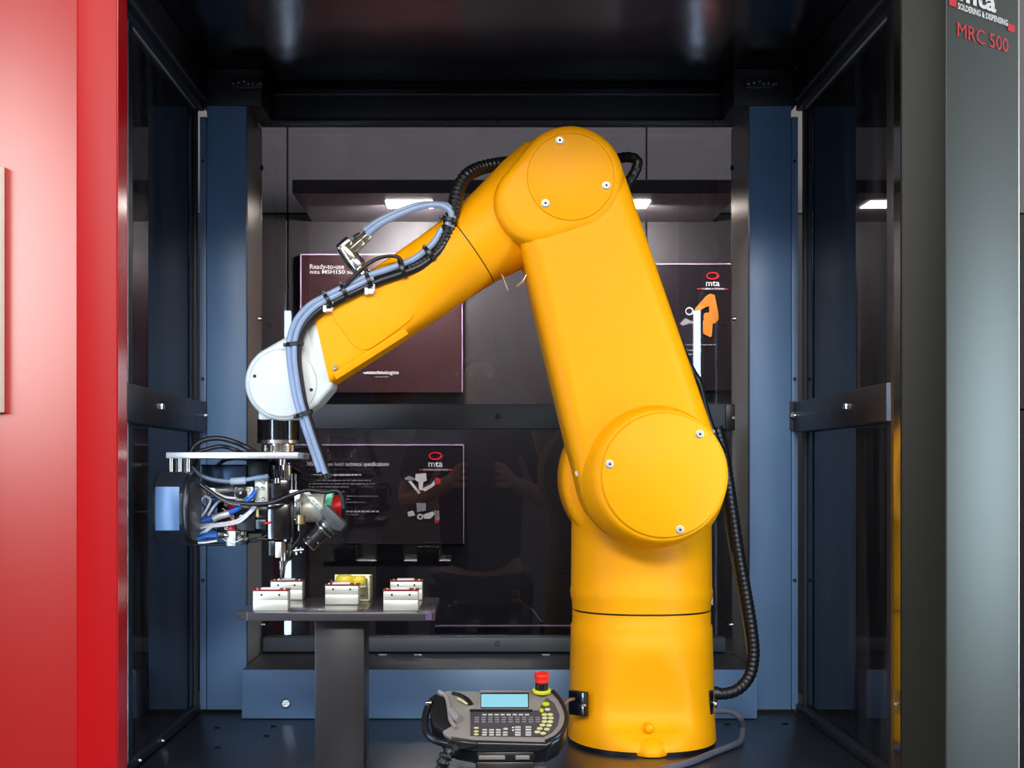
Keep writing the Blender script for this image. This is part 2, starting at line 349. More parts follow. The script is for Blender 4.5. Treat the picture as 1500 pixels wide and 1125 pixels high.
for pp, m in (([(609, 694), (624, 693), (625, 704), (620, 706), (619, 718), (614, 718), (613, 706), (608, 703)], INK), ([(598, 705), (602, 704), (616, 722), (613, 724)], INK),
              ([(592, 700), (600, 697), (608, 701), (606, 704), (594, 703)], INKG), ([(618, 716), (632, 709), (637, 702), (641, 706), (634, 713), (622, 720)], INK), (circ(640.5, 704.5, 5, 16), INKR),
              ([(610, 737), (624, 737), (624, 748), (611, 750)], INKG), ([(597, 750), (605, 748), (608, 755), (598, 757)], INK), (circ(615.5, 757, 4.4, 16), INK), (circ(615.5, 757, 2.2, 12), POSTD),
              ([(620, 754), (634, 749), (637, 753), (630, 760), (621, 760)], INK), ([(636, 747), (643, 748), (644, 762), (637, 762)], INKG), ([(636, 762), (643, 762), (643, 766), (637, 767)], INKR)):
    flat('machine_picture', pp, m, t, Z-(.0004 if m in (POSTD,) else 0))
t, Z = poster('wall_poster', 905, 1120, 387, 572, POSTD, 'dark poster with a small orange robot picture right of the upper arm')
mlogo(1044, 404, .95, t, Z)
flat('machine_picture', [(1018, 452), (1034, 434), (1040, 430), (1047, 432), (1048, 440), (1046, 444), (1030, 452), (1021, 460)], INKO, t, Z)
flat('machine_picture', [(1038, 438), (1048, 437), (1052, 458), (1053, 468), (1047, 474), (1032, 470), (1030, 462), (1033, 458), (1039, 458)], INKO, t, Z-.0003)
flat('machine_picture', [(1030, 469), (1044, 473), (1043, 492), (1040, 494), (1029, 488)], INKO, t, Z-.0005)
ringflat('machine_picture', 1010, 456, 6, 6, .75, INK, t, Z); flat('machine_picture', [(996, 474), (1004, 466), (1012, 470), (1026, 474), (1022, 476), (1010, 474), (1000, 477)], INKG, t, Z)
for y, a, b in ((504, 999, 1050), (512, 1003, 1028), (518, 1007, 1018)): words('fine_print', a, b, y, 2, INKG, t, Z)
ac = thing('acrylic_display_box', 'low clear acrylic box with a glowing violet edge behind the base of the rear glass', 'display box', loc=P(730, 960, 2.55))
obj('front_sheet', pbox(B(), 637, 850, 918, 962, 2.55, .004), ACR, ac); obj('side_sheet', box(B(), X(637, 2.55), X(637, 2.55)+.004, 2.554, 2.7, H(962, 2.55), H(918, 2.55)), ACR, ac)
obj('top_edge', pbox(B(), 637, 850, 916.3, 918.3, 2.549, .006), ACRE, ac)
obj('stand', box(B(), X(637, 2.55), X(850, 2.55), 2.55, WZ-.002, 0, H(962, 2.55)), BLK, ac)

# ------------------------------------------------------------------ machine enclosure
Zf, Zp, Zg = 1.50, 2.20, 2.35
tag(obj('floor', box(B(), -.406, .467, 1.46, 2.36, FLZ-.012, FLZ), FLOORM, bevel=.0015), 'glossy dark steel floor plate of the machine', kind='structure')
tag(obj('trim_1', box(B(), -.47, .53, 1.50, 2.5, FLZ-.2, FLZ-.013), BLK), 'black base cabinet below the floor plate', kind='structure')
tag(obj('trim_2', box(B(), -.46, .52, 1.53, 2.45, .1, FLZ-.2), BLK), 'lower part of the base cabinet', kind='structure')
CZ = EYE+.592
ce = tag(obj('ceiling', box(B(), -.48, .55, 1.46, 2.385, CZ, CZ+.02), CEILM), 'glossy black ceiling panel of the machine', kind='structure')
# rear posts
for n, (x0, x1, lb) in enumerate(((X(303, Zp), X(361, Zp), 'left'), (X(1098, Zp), X(1159, Zp), 'right'))):
    p = thing('trim_%d' % (3+n), 'blue-grey square rear post with brushed inner side, %s of the back window' % lb, loc=((x0+x1)/2, Zp, FLZ), kind='structure')
    obj('post_front', box(B(), x0, x1, Zp, Zp+.012, FLZ+.004, H(155, Zp)), BLUEP, p, bevel=.0012)
    xi = x1 if n == 0 else x0; s = -1 if n == 0 else 1
    obj('post_inner_side', box(B(), min(xi, xi+s*.003), max(xi, xi+s*.003), Zp+.0125, Zg+.01, FLZ+.004, H(154, 2.205)-.001), BRUSHP, p)
    xo = x0 if n == 0 else x1
    obj('outer_flange', box(B(), min(xo, xo-s*.0-(-s)*-.0)+(-.011 if n == 0 else .0015), max(xo, xo)+(-.0015 if n == 0 else .011), Zp+.004, Zp+.02, FLZ+.004, H(170, Zp)), BLUEP, p, bevel=.001)
    for yy in (236, 555, 850): screw(p, P(297 if n == 0 else 1164, yy, Zp+.003), (0, -1, 0), .0025, BLK, h=.002)
    for yy in (246, ): screw(p, Vector((xi-s*.002, 2.33, H(yy, 2.33))), (-s, 0, 0), .004, BLK, h=.004)
    for yy in (470, 915): screw(p, Vector((xi-s*.002, 2.30 if yy == 470 else 2.33, H(yy, 2.33))), (-s, 0, 0), .0035, STEEL, h=.007)
# left side chrome latch pieces on the post
# top beams
tb = thing('trim_5', 'black rear header beam under the ceiling', loc=(0, Zp, H(160, Zp)), kind='structure')
obj('beam', box(B(), X(375, 2.32), X(1085, 2.32), 2.32, Zg+.02, H(176, 2.32), CZ-.001), BLK, tb, bevel=.001)
for a_, b_ in ((296, 384), (1074, 1166)): obj('corner_block', box(B(), X(a_, 2.21), X(b_, 2.21), 2.205, 2.319, H(154, 2.205), CZ-.001), BLK, tb, bevel=.001)
obj('upper_flange', box(B(), X(386, 2.31), X(1072, 2.31), 2.31, 2.3195, H(139, 2.31), H(136.5, 2.31)), BENCHM, tb, bevel=.0005)
obj('lower_flange', box(B(), X(386, 2.30), X(1072, 2.30), 2.30, 2.3195, H(179, 2.30), H(175.5, 2.30)), BENCHM, tb, bevel=.0005)
for x in (432, 729, 1045): screw(tb, P(x, 177, 2.30), (0, -1, 0), .003, BLK, h=.003)
for x0 in (338, 1092):
    br = thing('ceiling_bracket', 'small cluster of steel screws on a black bracket in the %s top rear corner' % ('left' if x0 < 700 else 'right'), 'bracket', loc=P(x0+20, 122, 2.19))
    obj('plate', pbox(B(), x0, x0+46, 117, 129, 2.188, .010), BLK, br, bevel=.001)
    for k, (dx, dy) in enumerate(((4, 5), (12, 3), (20, -1), (26, 6), (33, 4), (40, 7), (44, 4))): screw(br, P(x0+dx, 121+dy*.5, 2.187), (0, -1, 0), .0018, STEEL, h=.004)
# side windows
for n, (s, xg, zfr, sd, xin) in enumerate(((-1, -.411, 1.775, 'left', -.400), (1, .476, 1.737, 'right', .466))):
    win = thing('window_%d' % (1+n), 'smoked glass %s side wall of the machine in a black frame' % sd, loc=(xg, 1.95, FLZ), kind='structure')
    xa, xb = (xg-.006, xg) if s < 0 else (xg, xg+.006)
    zb = EYE-.3405; zt = EYE+.527; zm0, zm1 = EYE+.0565, EYE+.1005
    obj('pane', box(B(), xa, xb, zfr, 2.185, zb, zm0), SIDEG, win); obj('pane', box(B(), xa, xb, zfr, 2.185, zm1, zt), SIDEG, win)
    r0, r1 = (xg-.03, xin) if s < 0 else (xin, xg+.03)
    obj('bottom_rail', box(B(), r0-.0 if s < 0 else r0, r1 if s > 0 else xg+.0045, 1.55, 2.2, FLZ+.0005, zb), BLK, win, bevel=.001)
    obj('top_rail', box(B(), r0, r1, 1.60, 2.2, zt, CZ-.001), BLK, win, bevel=.0012)
    rl = .008*(-s)
    obj('top_rail_lip', box(B(), min(r0, r1) if s > 0 else r1, max(r0, r1) if s < 0 else r0, 1.6, 2.2, zt+.014, zt+.016) if False else box(B(), (r1 if s < 0 else r0-.004), (r1+.004 if s < 0 else r0), 1.60, 2.19, zt+.013, zt+.016), BENCHM, win)
    obj('glass_bead', box(B(), (xg+.0005 if s < 0 else xg-.002), (xg+.002 if s < 0 else xg-.0005), zfr, 2.18, zt-.0022, zt), ALUP, win)
    mr = obj('middle_rail', box(B(), (xg-.02 if s < 0 else xg-.014), (xg+.014 if s < 0 else xg+.02), 1.70, 2.198, zm0, zm1), BLK, win, bevel=.0015)
    screw(win, Vector((xg-s*.014, 2.185, EYE+.081)), (-s, 0, 0), .004, STEEL, h=.004)
    screw(win, P(297 if s < 0 else 1162, 608, 2.196), (0, -1, 0), .0055, STEEL, h=.004)
    obj('rail_bracket', pbox(B(), *((288, 303) if s < 0 else (1157, 1172)), 588, 630, 2.197, .003), BLK, win)
    bolt = obj('bolt', box(B(), (xg+.014 if s < 0 else xg-.019), (xg+.019 if s < 0 else xg-.014), 1.87, 1.882, EYE+.077, EYE+.084), STEEL, win, bevel=.0008)
    obj('front_stile', box(B(), (xg-.01 if s < 0 else xg-.003), (xg+.003 if s < 0 else xg+.01), zfr-.022, zfr, FLZ, CZ), BLK, win)
    obj('edge_trim', box(B(), (xg+.0005 if s < 0 else xg-.003), (xg+.003 if s < 0 else xg-.0005), zfr-.0245, zfr-.022, FLZ, CZ), ALU, win)
    obj('rear_stile', box(B(), (xg-.004 if s < 0 else xg-.003), (xg+.003 if s < 0 else xg+.004), 2.175, 2.19, FLZ+.0135, zt), BLK, win)
    for yy in (1.80, 1.93): screw(win, Vector((xg-s*.005, yy, FLZ+.007)), (-s, 0, 0), .003, STEEL, h=.003)
# rear window
win = thing('window_3', 'clear rear glass of the machine with a steel middle rail', loc=(.03, Zg, FLZ), kind='structure')
xl, xr = X(383, Zg)-.002, X(1073, Zg)+.002
zb2 = H(934, Zg)
obj('pane', box(B(), xl, xr, Zg, Zg+.006, H(628, 2.33)-.002, EYE+.56) if False else box(B(), xl, xr, Zg, Zg+.006, H(592, Zg), H(177, Zg)), BACKG, win)
obj('pane', box(B(), xl, xr, Zg, Zg+.006, zb2-.002, H(628, Zg)), BACKG, win)
RAILM = mat('rail_steel', (70, 78, 86), .5, .0, noise=.1, scale=20)
obj('middle_rail', pbox(B(), 385, 1063, 592, 628, 2.33, .03), RAILM, win, bevel=.0015)
obj('rail_bracket', pbox(B(), 1063, 1077, 592, 630, 2.325, .02), BLK, win, bevel=.001); screw(win, P(1074, 612, 2.325), (0, -1, 0), .003, STEEL)
screw(win, P(729, 610, 2.33), (0, -1, 0), .004, BLK)
obj('bottom_rail', pbox(B(), 385, 1063, 934, 955, 2.33, .03), RAILM, win, bevel=.0015)
screw(win, P(728, 942, 2.33), (0, -1, 0), .004, RAILM)
# ledge
ld = thing('trim_6', 'dark steel ledge box across the rear of the floor', loc=(.03, 2.14, FLZ), kind='structure')
lt = H(981, 2.14)
obj('ledge_front', box(B(), X(355, 2.14), X(1108, 2.14), 2.14, 2.1425, FLZ+.001, lt), BLUEP, ld, bevel=.0008)
obj('ledge_top', box(B(), X(355, 2.14), X(1108, 2.14), 2.1428, 2.36, lt-.003, lt), BENCHM, ld, bevel=.0005)
for a in (354, 1107.2): obj('ledge_end', box(B(), X(a, 2.14), X(a, 2.14)+.002, 2.1428, 2.2, FLZ+.001, lt-.0035), BLUEP, ld)
screw(ld, P(419, 1030, 2.139), (0, -1, 0), .0065, STEEL, h=.004)
for x, y in ((560, 958), (612, 958), (800, 958)): obj('slot', box(B(), X(x, 2.3)-.006, X(x, 2.3)+.006, 2.31, 2.314, lt+.0002, lt+.0012), STEEL, ld)
# holes in the floor plate
for px, py in ((318, 1066), (400, 1064), (390, 1078), (318, 1095), (246, 1095), (1065, 1061), (1190, 1062), (1150, 1060)):
    Z = .3537*F/(py-CY); o = obj('floor_hole', lathe(B(), (X(px, Z), Z, FLZ+.0002), (X(px, Z), Z, FLZ+.0008), [(0, .004), (1, .0045), (1, .003), (0, .003)], 16), SEAM); tag(o, kind='structure')

# red door and grey door at the mouth of the machine
zb, zt = .1, 2.1
CH = Vector((.768, .64, 0))
d1 = thing('door_1', 'red painted door frame at the left mouth of the machine', loc=(X(140, Zf), Zf, zb), kind='structure')
xr0, xr1 = X(113.5, Zf), X(172, Zf)
obj('front_face', box(B(), xr0, xr1-.0006, Zf, Zf+.012, zb, zt), RED, d1, bevel=.001)
obj('inner_edge', box(B(), xr1-.0005, xr1+.0005, Zf+.001, Zf+.038, zb, zt), REDG, d1)
bm = B(); a = Vector((xr0-.001, Zf+.001, zb)); dl = Vector((-.768, .64, 0)); nb = Vector((.64, .768, 0))
prism(bm, [a, a+dl*.42, a+dl*.42+nb*.012, a+nb*.012], (0, 0, zt-zb)); obj('angled_face', bm, REDA2, d1, bevel=.001)
obj('gasket', box(B(), xr1-.05, xr1-.0008, Zf+.0385, Zf+.047, zb, zt), RUB, d1)
p0 = a+dl*.0; hx = [ray(-40, 245, a, (-.64, -.768, 0)), ray(8, 245, a, (-.64, -.768, 0)), ray(8, 605, a, (-.64, -.768, 0)), ray(-40, 605, a, (-.64, -.768, 0))]
HAND = mat('handle_beige_metal', (226, 236, 222), .5)
obj('handle', prism(B(), hx, Vector((-.64, -.768, 0))*.012), HAND, d1, bevel=.002)['label'] = 'long flat beige handle strip'
d2 = thing('door_2', 'dark grey painted door frame with red and white lettering at the right mouth', loc=(X(1350, Zf), Zf, zb), kind='structure')
xq0, xq1 = X(1320, Zf), X(1385, Zf)
GREYF = mat('grey_front_paint', (26, 27, 22), .5, noise=.04, scale=500, spec=.25)
obj('front_face', box(B(), xq0+.0006, xq1, Zf, Zf+.012, zb, zt), GREYF, d2, bevel=.001)
obj('inner_edge', box(B(), xq0-.0005, xq0+.0005, Zf+.001, Zf+.025, zb, zt), GLOSSB, d2)
obj('gasket', box(B(), xq0+.0008, xq0+.05, Zf+.0255, Zf+.040, zb, zt), RUB, d2)
a = Vector((xq1+.0015, Zf+.001, zb)); NB = Vector((.64, -.768, 0))
prism(bm := B(), [a, a+CH*.133, a+CH*.133-NB*.012, a-NB*.012], (0, 0, zt-zb)); obj('angled_face', bm, GREYD, d2, bevel=.0012)
e = a+CH*.1335; obj('outer_edge_trim', prism(B(), [e, e+CH*.002, e+CH*.002-NB*.012, e-NB*.012], (0, 0, zt-zb)), ALUP, d2)
def dtext(s, m, x0, x1, yb0, ht, bold=.02):
    A = ray(x0, yb0, a+NB*.0006, NB); Bq = ray(x1, 500, a+NB*.0006, NB); Bq.z = A.z
    return lettering(s, m, d2, A, CH, (0, 0, 1), (Bq-A).length, ht, bold)
def zat(x, y): return ray(x, y, a, NB)
dtext('MRC 500', INKR, 1402, 1476.5, 53.5, .0148, .0)
dtext('SOLDERING & DISPENSING', INK, 1402.5, 1475.5, 13.3, .0066, .03)
dtext('mta', INK, 1404, 1458.5, .5, .018, .03)
for x0, x1, y0, y1 in ((1390.5, 1401, -1.5, 7.5), (1476.5, 1486.5, 36, 44.5)):
    q = [ray(x, y, a+NB*.0008, NB) for x, y in ((x0, y1), (x1, y1), (x1, y0), (x0, y0))]
    A, C = q[0], q[1]; C = Vector((C.x, C.y, A.z)); me = bpy.data.meshes.new('logo_bar'); up = Vector((0, 0, .0075)); me.from_pydata([A, C, C+up, A+up], [], [(0, 1, 2, 3)]); link('logo_bar', me, INKR, d2)
tag(obj('trim_7', box(B(), -.355, .42, 1.44, 1.4995, EYE+.565, EYE+.62), BLK), 'black header fascia above the mouth of the machine', kind='structure')  # out of view, added to keep light off the post tops
# light bars behind the front posts
for x, s, sd in ((-.392, 1, 'red'), (.452, -1, 'grey')):
    lb = thing('led_light_bar', 'tall white LED light bar hidden behind the %s door frame' % sd, 'lamp', loc=(x, 1.6, EYE))
    obj('housing', box(B(), min(x-s*.006, x-s*.013), max(x-s*.006, x-s*.013), 1.585, 1.615, EYE-.35, EYE+.37), ALUP, lb)
    obj('diffuser', box(B(), x-.0055, x+.0055, 1.592, 1.612, EYE-.345, EYE+.33), LED, lb)

# ------------------------------------------------------------------ robot arm
BZ = 1.98
rb = thing('robot_arm', 'big yellow industrial robot arm with a pale grey wrist bolted to the floor plate', 'robot arm', loc=(.2155, BZ, FLZ))
bc = (X(939, BZ))
def bring(z, rx, rf, n=72, flat_=None):
    o = []
    for i in range(n):
        t = 2*math.pi*i/n; c, s_ = math.cos(t), math.sin(t); e = .9
        x = rx*(abs(c)**e)*(1 if c > 0 else -1); y = -(rf if s_ > 0 else rx)*(abs(s_)**e)*(1 if s_ > 0 else -1)
        if flat_ is not None and y < -flat_: y = -flat_
        o.append(Vector((bc+x, BZ+y, z)))
    return o
hz = lambda py: H(py, BZ)
rg = [(1076.5, 107, .127, None), (1070, 106.6, .1265, .1255), (1060, 106.2, .123, .1175), (1050, 105.8, .118, .105), (1041, 105.5, .112, .0955), (1025, 105, .107, .0915), (1000, 104.5, .105, .0925), (975, 104, .1038, .0955), (955, 103.4, .1025, .0995), (940, 103, .1015, None), (915, 102.5, .0975, None), (911, 100.5, .0935, None), (893, 100.5, .093, None)]
bm = loft(B(), [bring(hz(y), S(r, BZ), rf, 96, fl_) for y, r, rf, fl_ in rg]); obj('base', bm, YEL, rb, ang=50)
# recessed apron on the base front with a solid foot below
ap = [(880, 925), (868, 980), (872, 1040), (893, 1062), (915, 1074), (965, 1078), (1010, 1068), (1030, 1040), (1030, 980), (1020, 925)]
bm = B(); 
def foot_ring(z, w0, yf): return [Vector((bc-w0, BZ-.06, z)), Vector((bc-w0, yf+.012, z)), Vector((bc-w0*.35, yf, z)), Vector((bc+w0*.35, yf, z)), Vector((bc+w0, yf+.012, z)), Vector((bc+w0, BZ-.06, z))]
loft(bm, [foot_ring(FLZ+.0005, .021, 1.846), foot_ring(FLZ+.009, .022, 1.847), foot_ring(FLZ+.018, .026, 1.856), foot_ring(FLZ+.026, .028, 1.872)])
obj('front_foot', bm, YEL, rb, bevel=.003, seg=2)
obj('foot_plug', lathe(B(), (bc-.002, 1.8655, H(1068, 1.866)), (bc-.002, 1.90, H(1068, 1.866)), [(0, .003), (.04, .005), (.1, .006), (1, .006)], 24), YEL, rb, ang=80)
obj('foot_plate', loft(B(), [bring(FLZ+.0002, S(105.5, BZ), .1255), bring(hz(1076.5)-.0004, S(105.5, BZ), .1255)]), RUB, rb)
obj('seam_ring', loft(B(), [bring(hz(893)+.0003, S(98.5, BZ), .0905), bring(hz(890.5), S(98.5, BZ), .0905)]), SEAM, rb)
rg = [(890.3, 100.5, .093), (880, 101, .0932), (872, 103, .0945), (864, 103.5, .095), (858, 102.3, .0935), (764, 101.5, .0925), (700, 101.5, .0925), (650, 90, .08)]
obj('turret', loft(B(), [bring(hz(y), S(r, BZ), rf) for y, r, rf in rg]), YEL, rb, ang=40)
obj('side_bolt', box(B(), X(1036, BZ), X(1041, BZ), BZ-.02, BZ-.014, hz(884), hz(873)), STEEL, rb)
# shoulder drum
sc_ = P(957, 697, 1.83)
def ycyl(bm, cx, cz, prof, n=72): return loft(bm, [ring((x_, y, z_), Vector((1, 0, 0)), Vector((0, 0, 1)), r, n) for (x_, z_, y, r) in [(p[2] if len(p) > 2 else cx, cz, p[0], p[1]) for p in prof]])
obj('shoulder_drum', ycyl(B(), .2155, hz(700), [(1.93, .098), (1.935, .1045), (1.945, .107), (2.05, .107), (2.062, .1)]), YEL, rb, ang=50)
# upper arm
hp = hull([(round(a, 3), round(b, 3)) for a, b in circ(835, 261, 81.5, 96)+circ(957, 697, 108, 120)+[(757, 330)]])
def inset(pp, cx0, cy0, k):       # shrink an outline towards a line of centres
    o = []
    for x, y in pp:
        t = max(0, min(1, ((x-835)*122+(y-261)*436)/(122**2+436**2))); c = (835+122*t, 261+436*t); v = Vector((x-c[0], y-c[1])); L = v.length; v *= max(.05, (L-k)/L); o.append((c[0]+v.x, c[1]+v.y))
    return o
bm = loft(B(), [[P(x, y, 1.83)+Vector((0, dy, 0)) for x, y in inset(hp, 0, 0, k)] for dy, k in ((0, 30), (.0004, 22), (.003, 16), (.0075, 8), (.014, 2.5), (.022, 0), (.115, 0), (.122, 6))])
obj('upper_arm', bm, YEL, rb, ang=60)
ZINC = mat('zinc_screw', (205, 205, 190), .45, .6)
# covers
def lofty(bm, specs, n=96): return loft(bm, [ring(P(cx, cy, Zc), Vector((1, 0, 0)), Vector((0, 0, 1)), r/F*Zc, n) for cx, cy, Zc, r in specs])
obj('shoulder_cover_skirt', lofty(B(), [(957, 697, 1.842, 106), (959, 697, 1.833, 104), (966, 697, 1.815, 99.5), (970, 696.5, 1.808, 96.5), (971, 696.5, 1.8065, 93.8)]), YEL, rb, ang=60)
obj('shoulder_cover', lofty(B(), [(971.5, 696.2, 1.8072, 92.6), (973, 696, 1.8035, 91.5), (973, 696, 1.8025, 89.6)]), YEL, rb, ang=60)
eh = hull([(round(a_, 3), round(b_, 3)) for a_, b_ in circ(836, 260, 80, 96)+circ(786, 294, 63, 72)])
def toward(pp, k, cx=812, cy=276):
    return [(x+(cx-x)*k/math.hypot(cx-x, cy-y), y+(cy-y)*k/math.hypot(cx-x, cy-y)) for x, y in pp]
obj('elbow_knuckle', loft(B(), [[P(x, y, 1.8265)+Vector((0, dy, 0)) for x, y in toward(eh, k)] for dy, k in ((0, 22), (.0006, 15), (.0025, 9), (.006, 4.5), (.011, 1.8), (.019, 0), (.045, 0))]), YEL, rb, ang=60)
obj('elbow_cover', lofty(B(), [(836, 259, 1.828, 64.6), (836, 258.8, 1.8255, 64), (836, 258.8, 1.8248, 62.3)]), YEL, rb, ang=60)
for x, y, z in ((820, 206, 1.8248), (888, 272, 1.8248), (799, 298, 1.8248), (893, 680, 1.8025), (1025, 636, 1.8025), (996, 776, 1.8025)):
    s_ = obj('cover_screw', lathe(B(), P(x, y, z)+Vector((0, .0005, 0)), P(x, y, z)-Vector((0, .003, 0)), [(0, .0052), (.25, .0052), (.3, .0042), (.85, .0042), (1, .0036)], 20), ZINC, rb)
    obj('screw_socket', lathe(B(), P(x, y, z)-Vector((0, .0029, 0)), P(x, y, z)-Vector((0, .0032, 0)), [(0, .0017), (1, .0017)], 6), SEAM, s_)
PLUG = mat('white_plug', (235, 232, 225), .4)
for x, y, z in ((765.5, 344, 1.848), (845.5, 693, 1.848)):
    obj('round_plug', lathe(B(), P(x, y, z)+Vector((.004, .002, 0)), P(x, y, z)-Vector((.0012, .001, 0)), [(0, .0042), (.8, .0042), (1, .003)], 16), PLUG, rb)
# forearm
AX0 = P(838, 258, 1.9); AXD = (P(412, 562, 1.9)-AX0).normalized(); NN = Vector((0, 1, 0)); NV = AXD.cross(NN).normalized()
if NV.z < 0: NV = -NV
L9 = 1.9/F
def fring(along, up, dn, dep, e, n=64, tilt=0.0, dz=0.0):
    o = []; hc = (up-dn)/2; hw = (up+dn)/2
    for i in range(n):
        t = 2*math.pi*i/n; c, s_ = math.cos(t), math.sin(t)
        a_ = (abs(c)**(2/e))*(1 if c > 0 else -1); b_ = (abs(s_)**(2/e))*(1 if s_ > 0 else -1)
        v = hc+hw*a_
        o.append(AX0+AXD*((along-tilt*v)*L9)+NV*(v*L9)+NN*(dep*b_+dz))
    return o
bm = loft(B(), [fring(*q) for q in ((-10, 60, 60, .05, 2), (30, 80, 70, .062, 2), (72, 76, 76, .064, 2), (100, 70.5, 73, .0605, 2), (122, 66.5, 70.5, .058, 2), (150, 62, 66, .0555, 2), (183, 58.6, 60.6, .0535, 2))])
obj('elbow_housing', bm, YEL, rb, ang=60)
obj('forearm_seam', loft(B(), [fring(183, 57, 59, .052, 2), fring(185.6, 57, 59, .052, 2)]), SEAM, rb)
bm = loft(B(), [fring(*q) for q in ((184.6, 58.4, 60.4, .0533, 2), (210, 57.5, 59, .0515, 2.1), (240, 57, 57.5, .049, 2.3), (270, 56.5, 56.5, .0465, 2.8), (300, 56, 54.8, .0445, 3.8), (330, 55.6, 53, .0435, 5), (380, 55, 50.5, .0425, 6, 64, .1), (444, 54, 46.5, .041, 7, 64, .42))])
obj('forearm', bm, YEL, rb, ang=50)
def fpt(al, v, d=0.0): return AX0+AXD*(al*L9)+NV*(v*L9)+NN*d
bm = prism(B(), [fpt(x, y, -.0433) for x, y in rrect(298, -40, 405, 46, 24, 8)], (0, .004, 0)); 
obj('forearm_panel', bm, YEL, rb, bevel=.0012)
obj('underside_cover', prism(B(), [fpt(330, -44, -.0428), fpt(452, -36.5, -.0415), fpt(452, -47, -.039), fpt(330, -54, -.040)], (0, .01, 0)), YEL, rb, bevel=.001)
screw(rb, fpt(444, -32, -.0412), (0, -1, 0), .0035, STEEL, 'cover_screw')
for al, v in ((176, -62), (178, -64)): pass
obj('hanging_clip', tube(B(), [P(735, 402, 1.88), P(738, 410, 1.88), P(744, 426, 1.88)], .0013, 8), STEEL, rb)
obj('hanging_clip', tube(B(), [P(772, 401, 1.88), P(767, 411, 1.88), P(757, 420, 1.88)], .0014, 8), STEEL, rb)
# wrist
obj('wrist_housing', pprism(B(), hull([(round(a, 3), round(b, 3)) for a, b in circ(414, 560, 56, 72)]+[(440, 482), (463, 468), (488, 566), (466, 592)]), 1.864, .072), WHT, rb, bevel=.006, seg=4, ang=50)
obj('wrist_collar', prism(B(), [fpt(438, 50, -.037), fpt(419, 50, -.037), fpt(460, -44, -.037), fpt(478, -40, -.037)], (0, .074, 0)), WHT, rb, bevel=.003)
obj('wrist_cover', lofty(B(), [(414, 561, 1.865, 50.5), (414, 561, 1.8615, 49.5), (414, 561, 1.8605, 47.5)]), WHT, rb, ang=50)
for x, y in ((373, 551), (456, 571)): obj('cover_hole', lathe(B(), P(x, y, 1.861), P(x, y, 1.86), [(0, .0022), (1, .0022)], 14), BLK, rb)
vc = lambda px, z: P(px, 0, z)
def vcyl(name, cx, y0, y1, r, m, parent, Z=1.9, n=32, prof=None):
    a_, b_ = P(cx, y0, Z), P(cx, y1, Z); return obj(name, lathe(B(), a_, b_, prof or [(0, S(r, Z)), (1, S(r, Z))], n), m, parent, bevel=.0006, seg=1)
obj('wrist_neck', pbox(B(), 378, 437, 596, 615, 1.874, .052), WHT, rb, bevel=.003)
GLB = mat('black_flange', (16, 17, 20), .14, noise=.03, spec=.9, coat=.5)
vcyl('tool_flange', 408, 615, 645, 31, GLB, rb)
vcyl('flange_ring', 408, 644.5, 650, 31.5, STEEL, rb)

# ------------------------------------------------------------------ soldering head
sh = thing('soldering_head', 'cluttered soldering head with camera, tubes and black reel housing hanging from the robot wrist', 'tool', loc=P(408, 671, 1.9))
vcyl('coupling', 408, 650, 662.5, 24, CHROME, sh)
for x in (388, 428, 397, 419): obj('coupling_bolt', cyl(B(), P(x, 652, 1.876), P(x, 661, 1.876), .002, 10), STEEL, sh)
obj('mounting_bar', pbox(B(), 243, 437, 662.5, 671.5, 1.80, .12), ALUP, sh, bevel=.0012)
for x, z in ((250, 1.81), (258.5, 1.83), (263, 1.81), (271, 1.83), (275, 1.81)): obj('standoff', cyl(B(), P(x, 671.5, z), P(x, 691, z), .0032, 16), CHROME, sh)
# reel housing
zc, ym = 1.79, 744; Rr = S(54, 1.79)
def oct_ring(px, k, Zc=1.79): return [Vector((X(px, 1.745), Zc+Rr*k*math.cos(math.radians(22.5+45*i))*1.05, H(ym, Zc)+Rr*k*1.04*math.sin(math.radians(22.5+45*i)))) for i in range(8)]
RH = mat('reel_housing_paint', (34, 38, 44), .25, .1, noise=.05, scale=200)
yf_ = 1.79-Rr*1.05*math.cos(math.radians(22.5)); obj('reel_face_panel', box(B(), X(228, yf_), X(263, yf_), yf_-.0012, yf_+.001, EYE-(777-CY)/F*yf_, EYE-(713-CY)/F*yf_), mat('reel_face_paint', (74, 102, 134), .35, .1, noise=.04), sh, bevel=.0004)
obj('reel_housing', loft(B(), [oct_ring(220, .93), oct_ring(224, 1.0), oct_ring(266, 1.0), oct_ring(268, .98)]), RH, sh, bevel=.0015)
obj('reel_side_plate', cyl(B(), Vector((X(268.5, 1.76), 1.79, H(744, 1.79))), Vector((X(279, 1.76), 1.79, H(744, 1.79))), S(54, 1.79), 48), BLKP, sh, bevel=.003, seg=2)
obj('back_cover', pbox(B(), 295, 361, 682, 730, 1.915, .02), BLUEB, sh, bevel=.002)
obj('back_cover_rim', pbox(B(), 294, 362, 680.5, 683, 1.913, .024), BLKP, sh, bevel=.0005)
obj('rear_plate', pbox(B(), 318, 395, 728, 782, 1.905, .015), BLKP, sh, bevel=.001)
obj('rear_plate', pbox(B(), 362, 394, 676, 726, 1.915, .015), BLKP, sh, bevel=.001)
obj('valve_block', pbox(B(), 343, 371, 713, 734, 1.872, .022), ALU, sh, bevel=.001)
obj('valve_knob', cyl(B(), P(353, 722, 1.864), P(353, 722, 1.873), .0075, 24), BLKP, sh, bevel=.001); screw(sh, P(353, 722, 1.864), (0, -1, 0), .002, STEEL)
for x, y in ((365, 717), (365, 728)): screw(sh, P(x, y, 1.872), (0, -1, 0), .0025, STEEL)
obj('valve_block', pbox(B(), 373, 392, 698, 737, 1.866, .024), ALU, sh, bevel=.001)
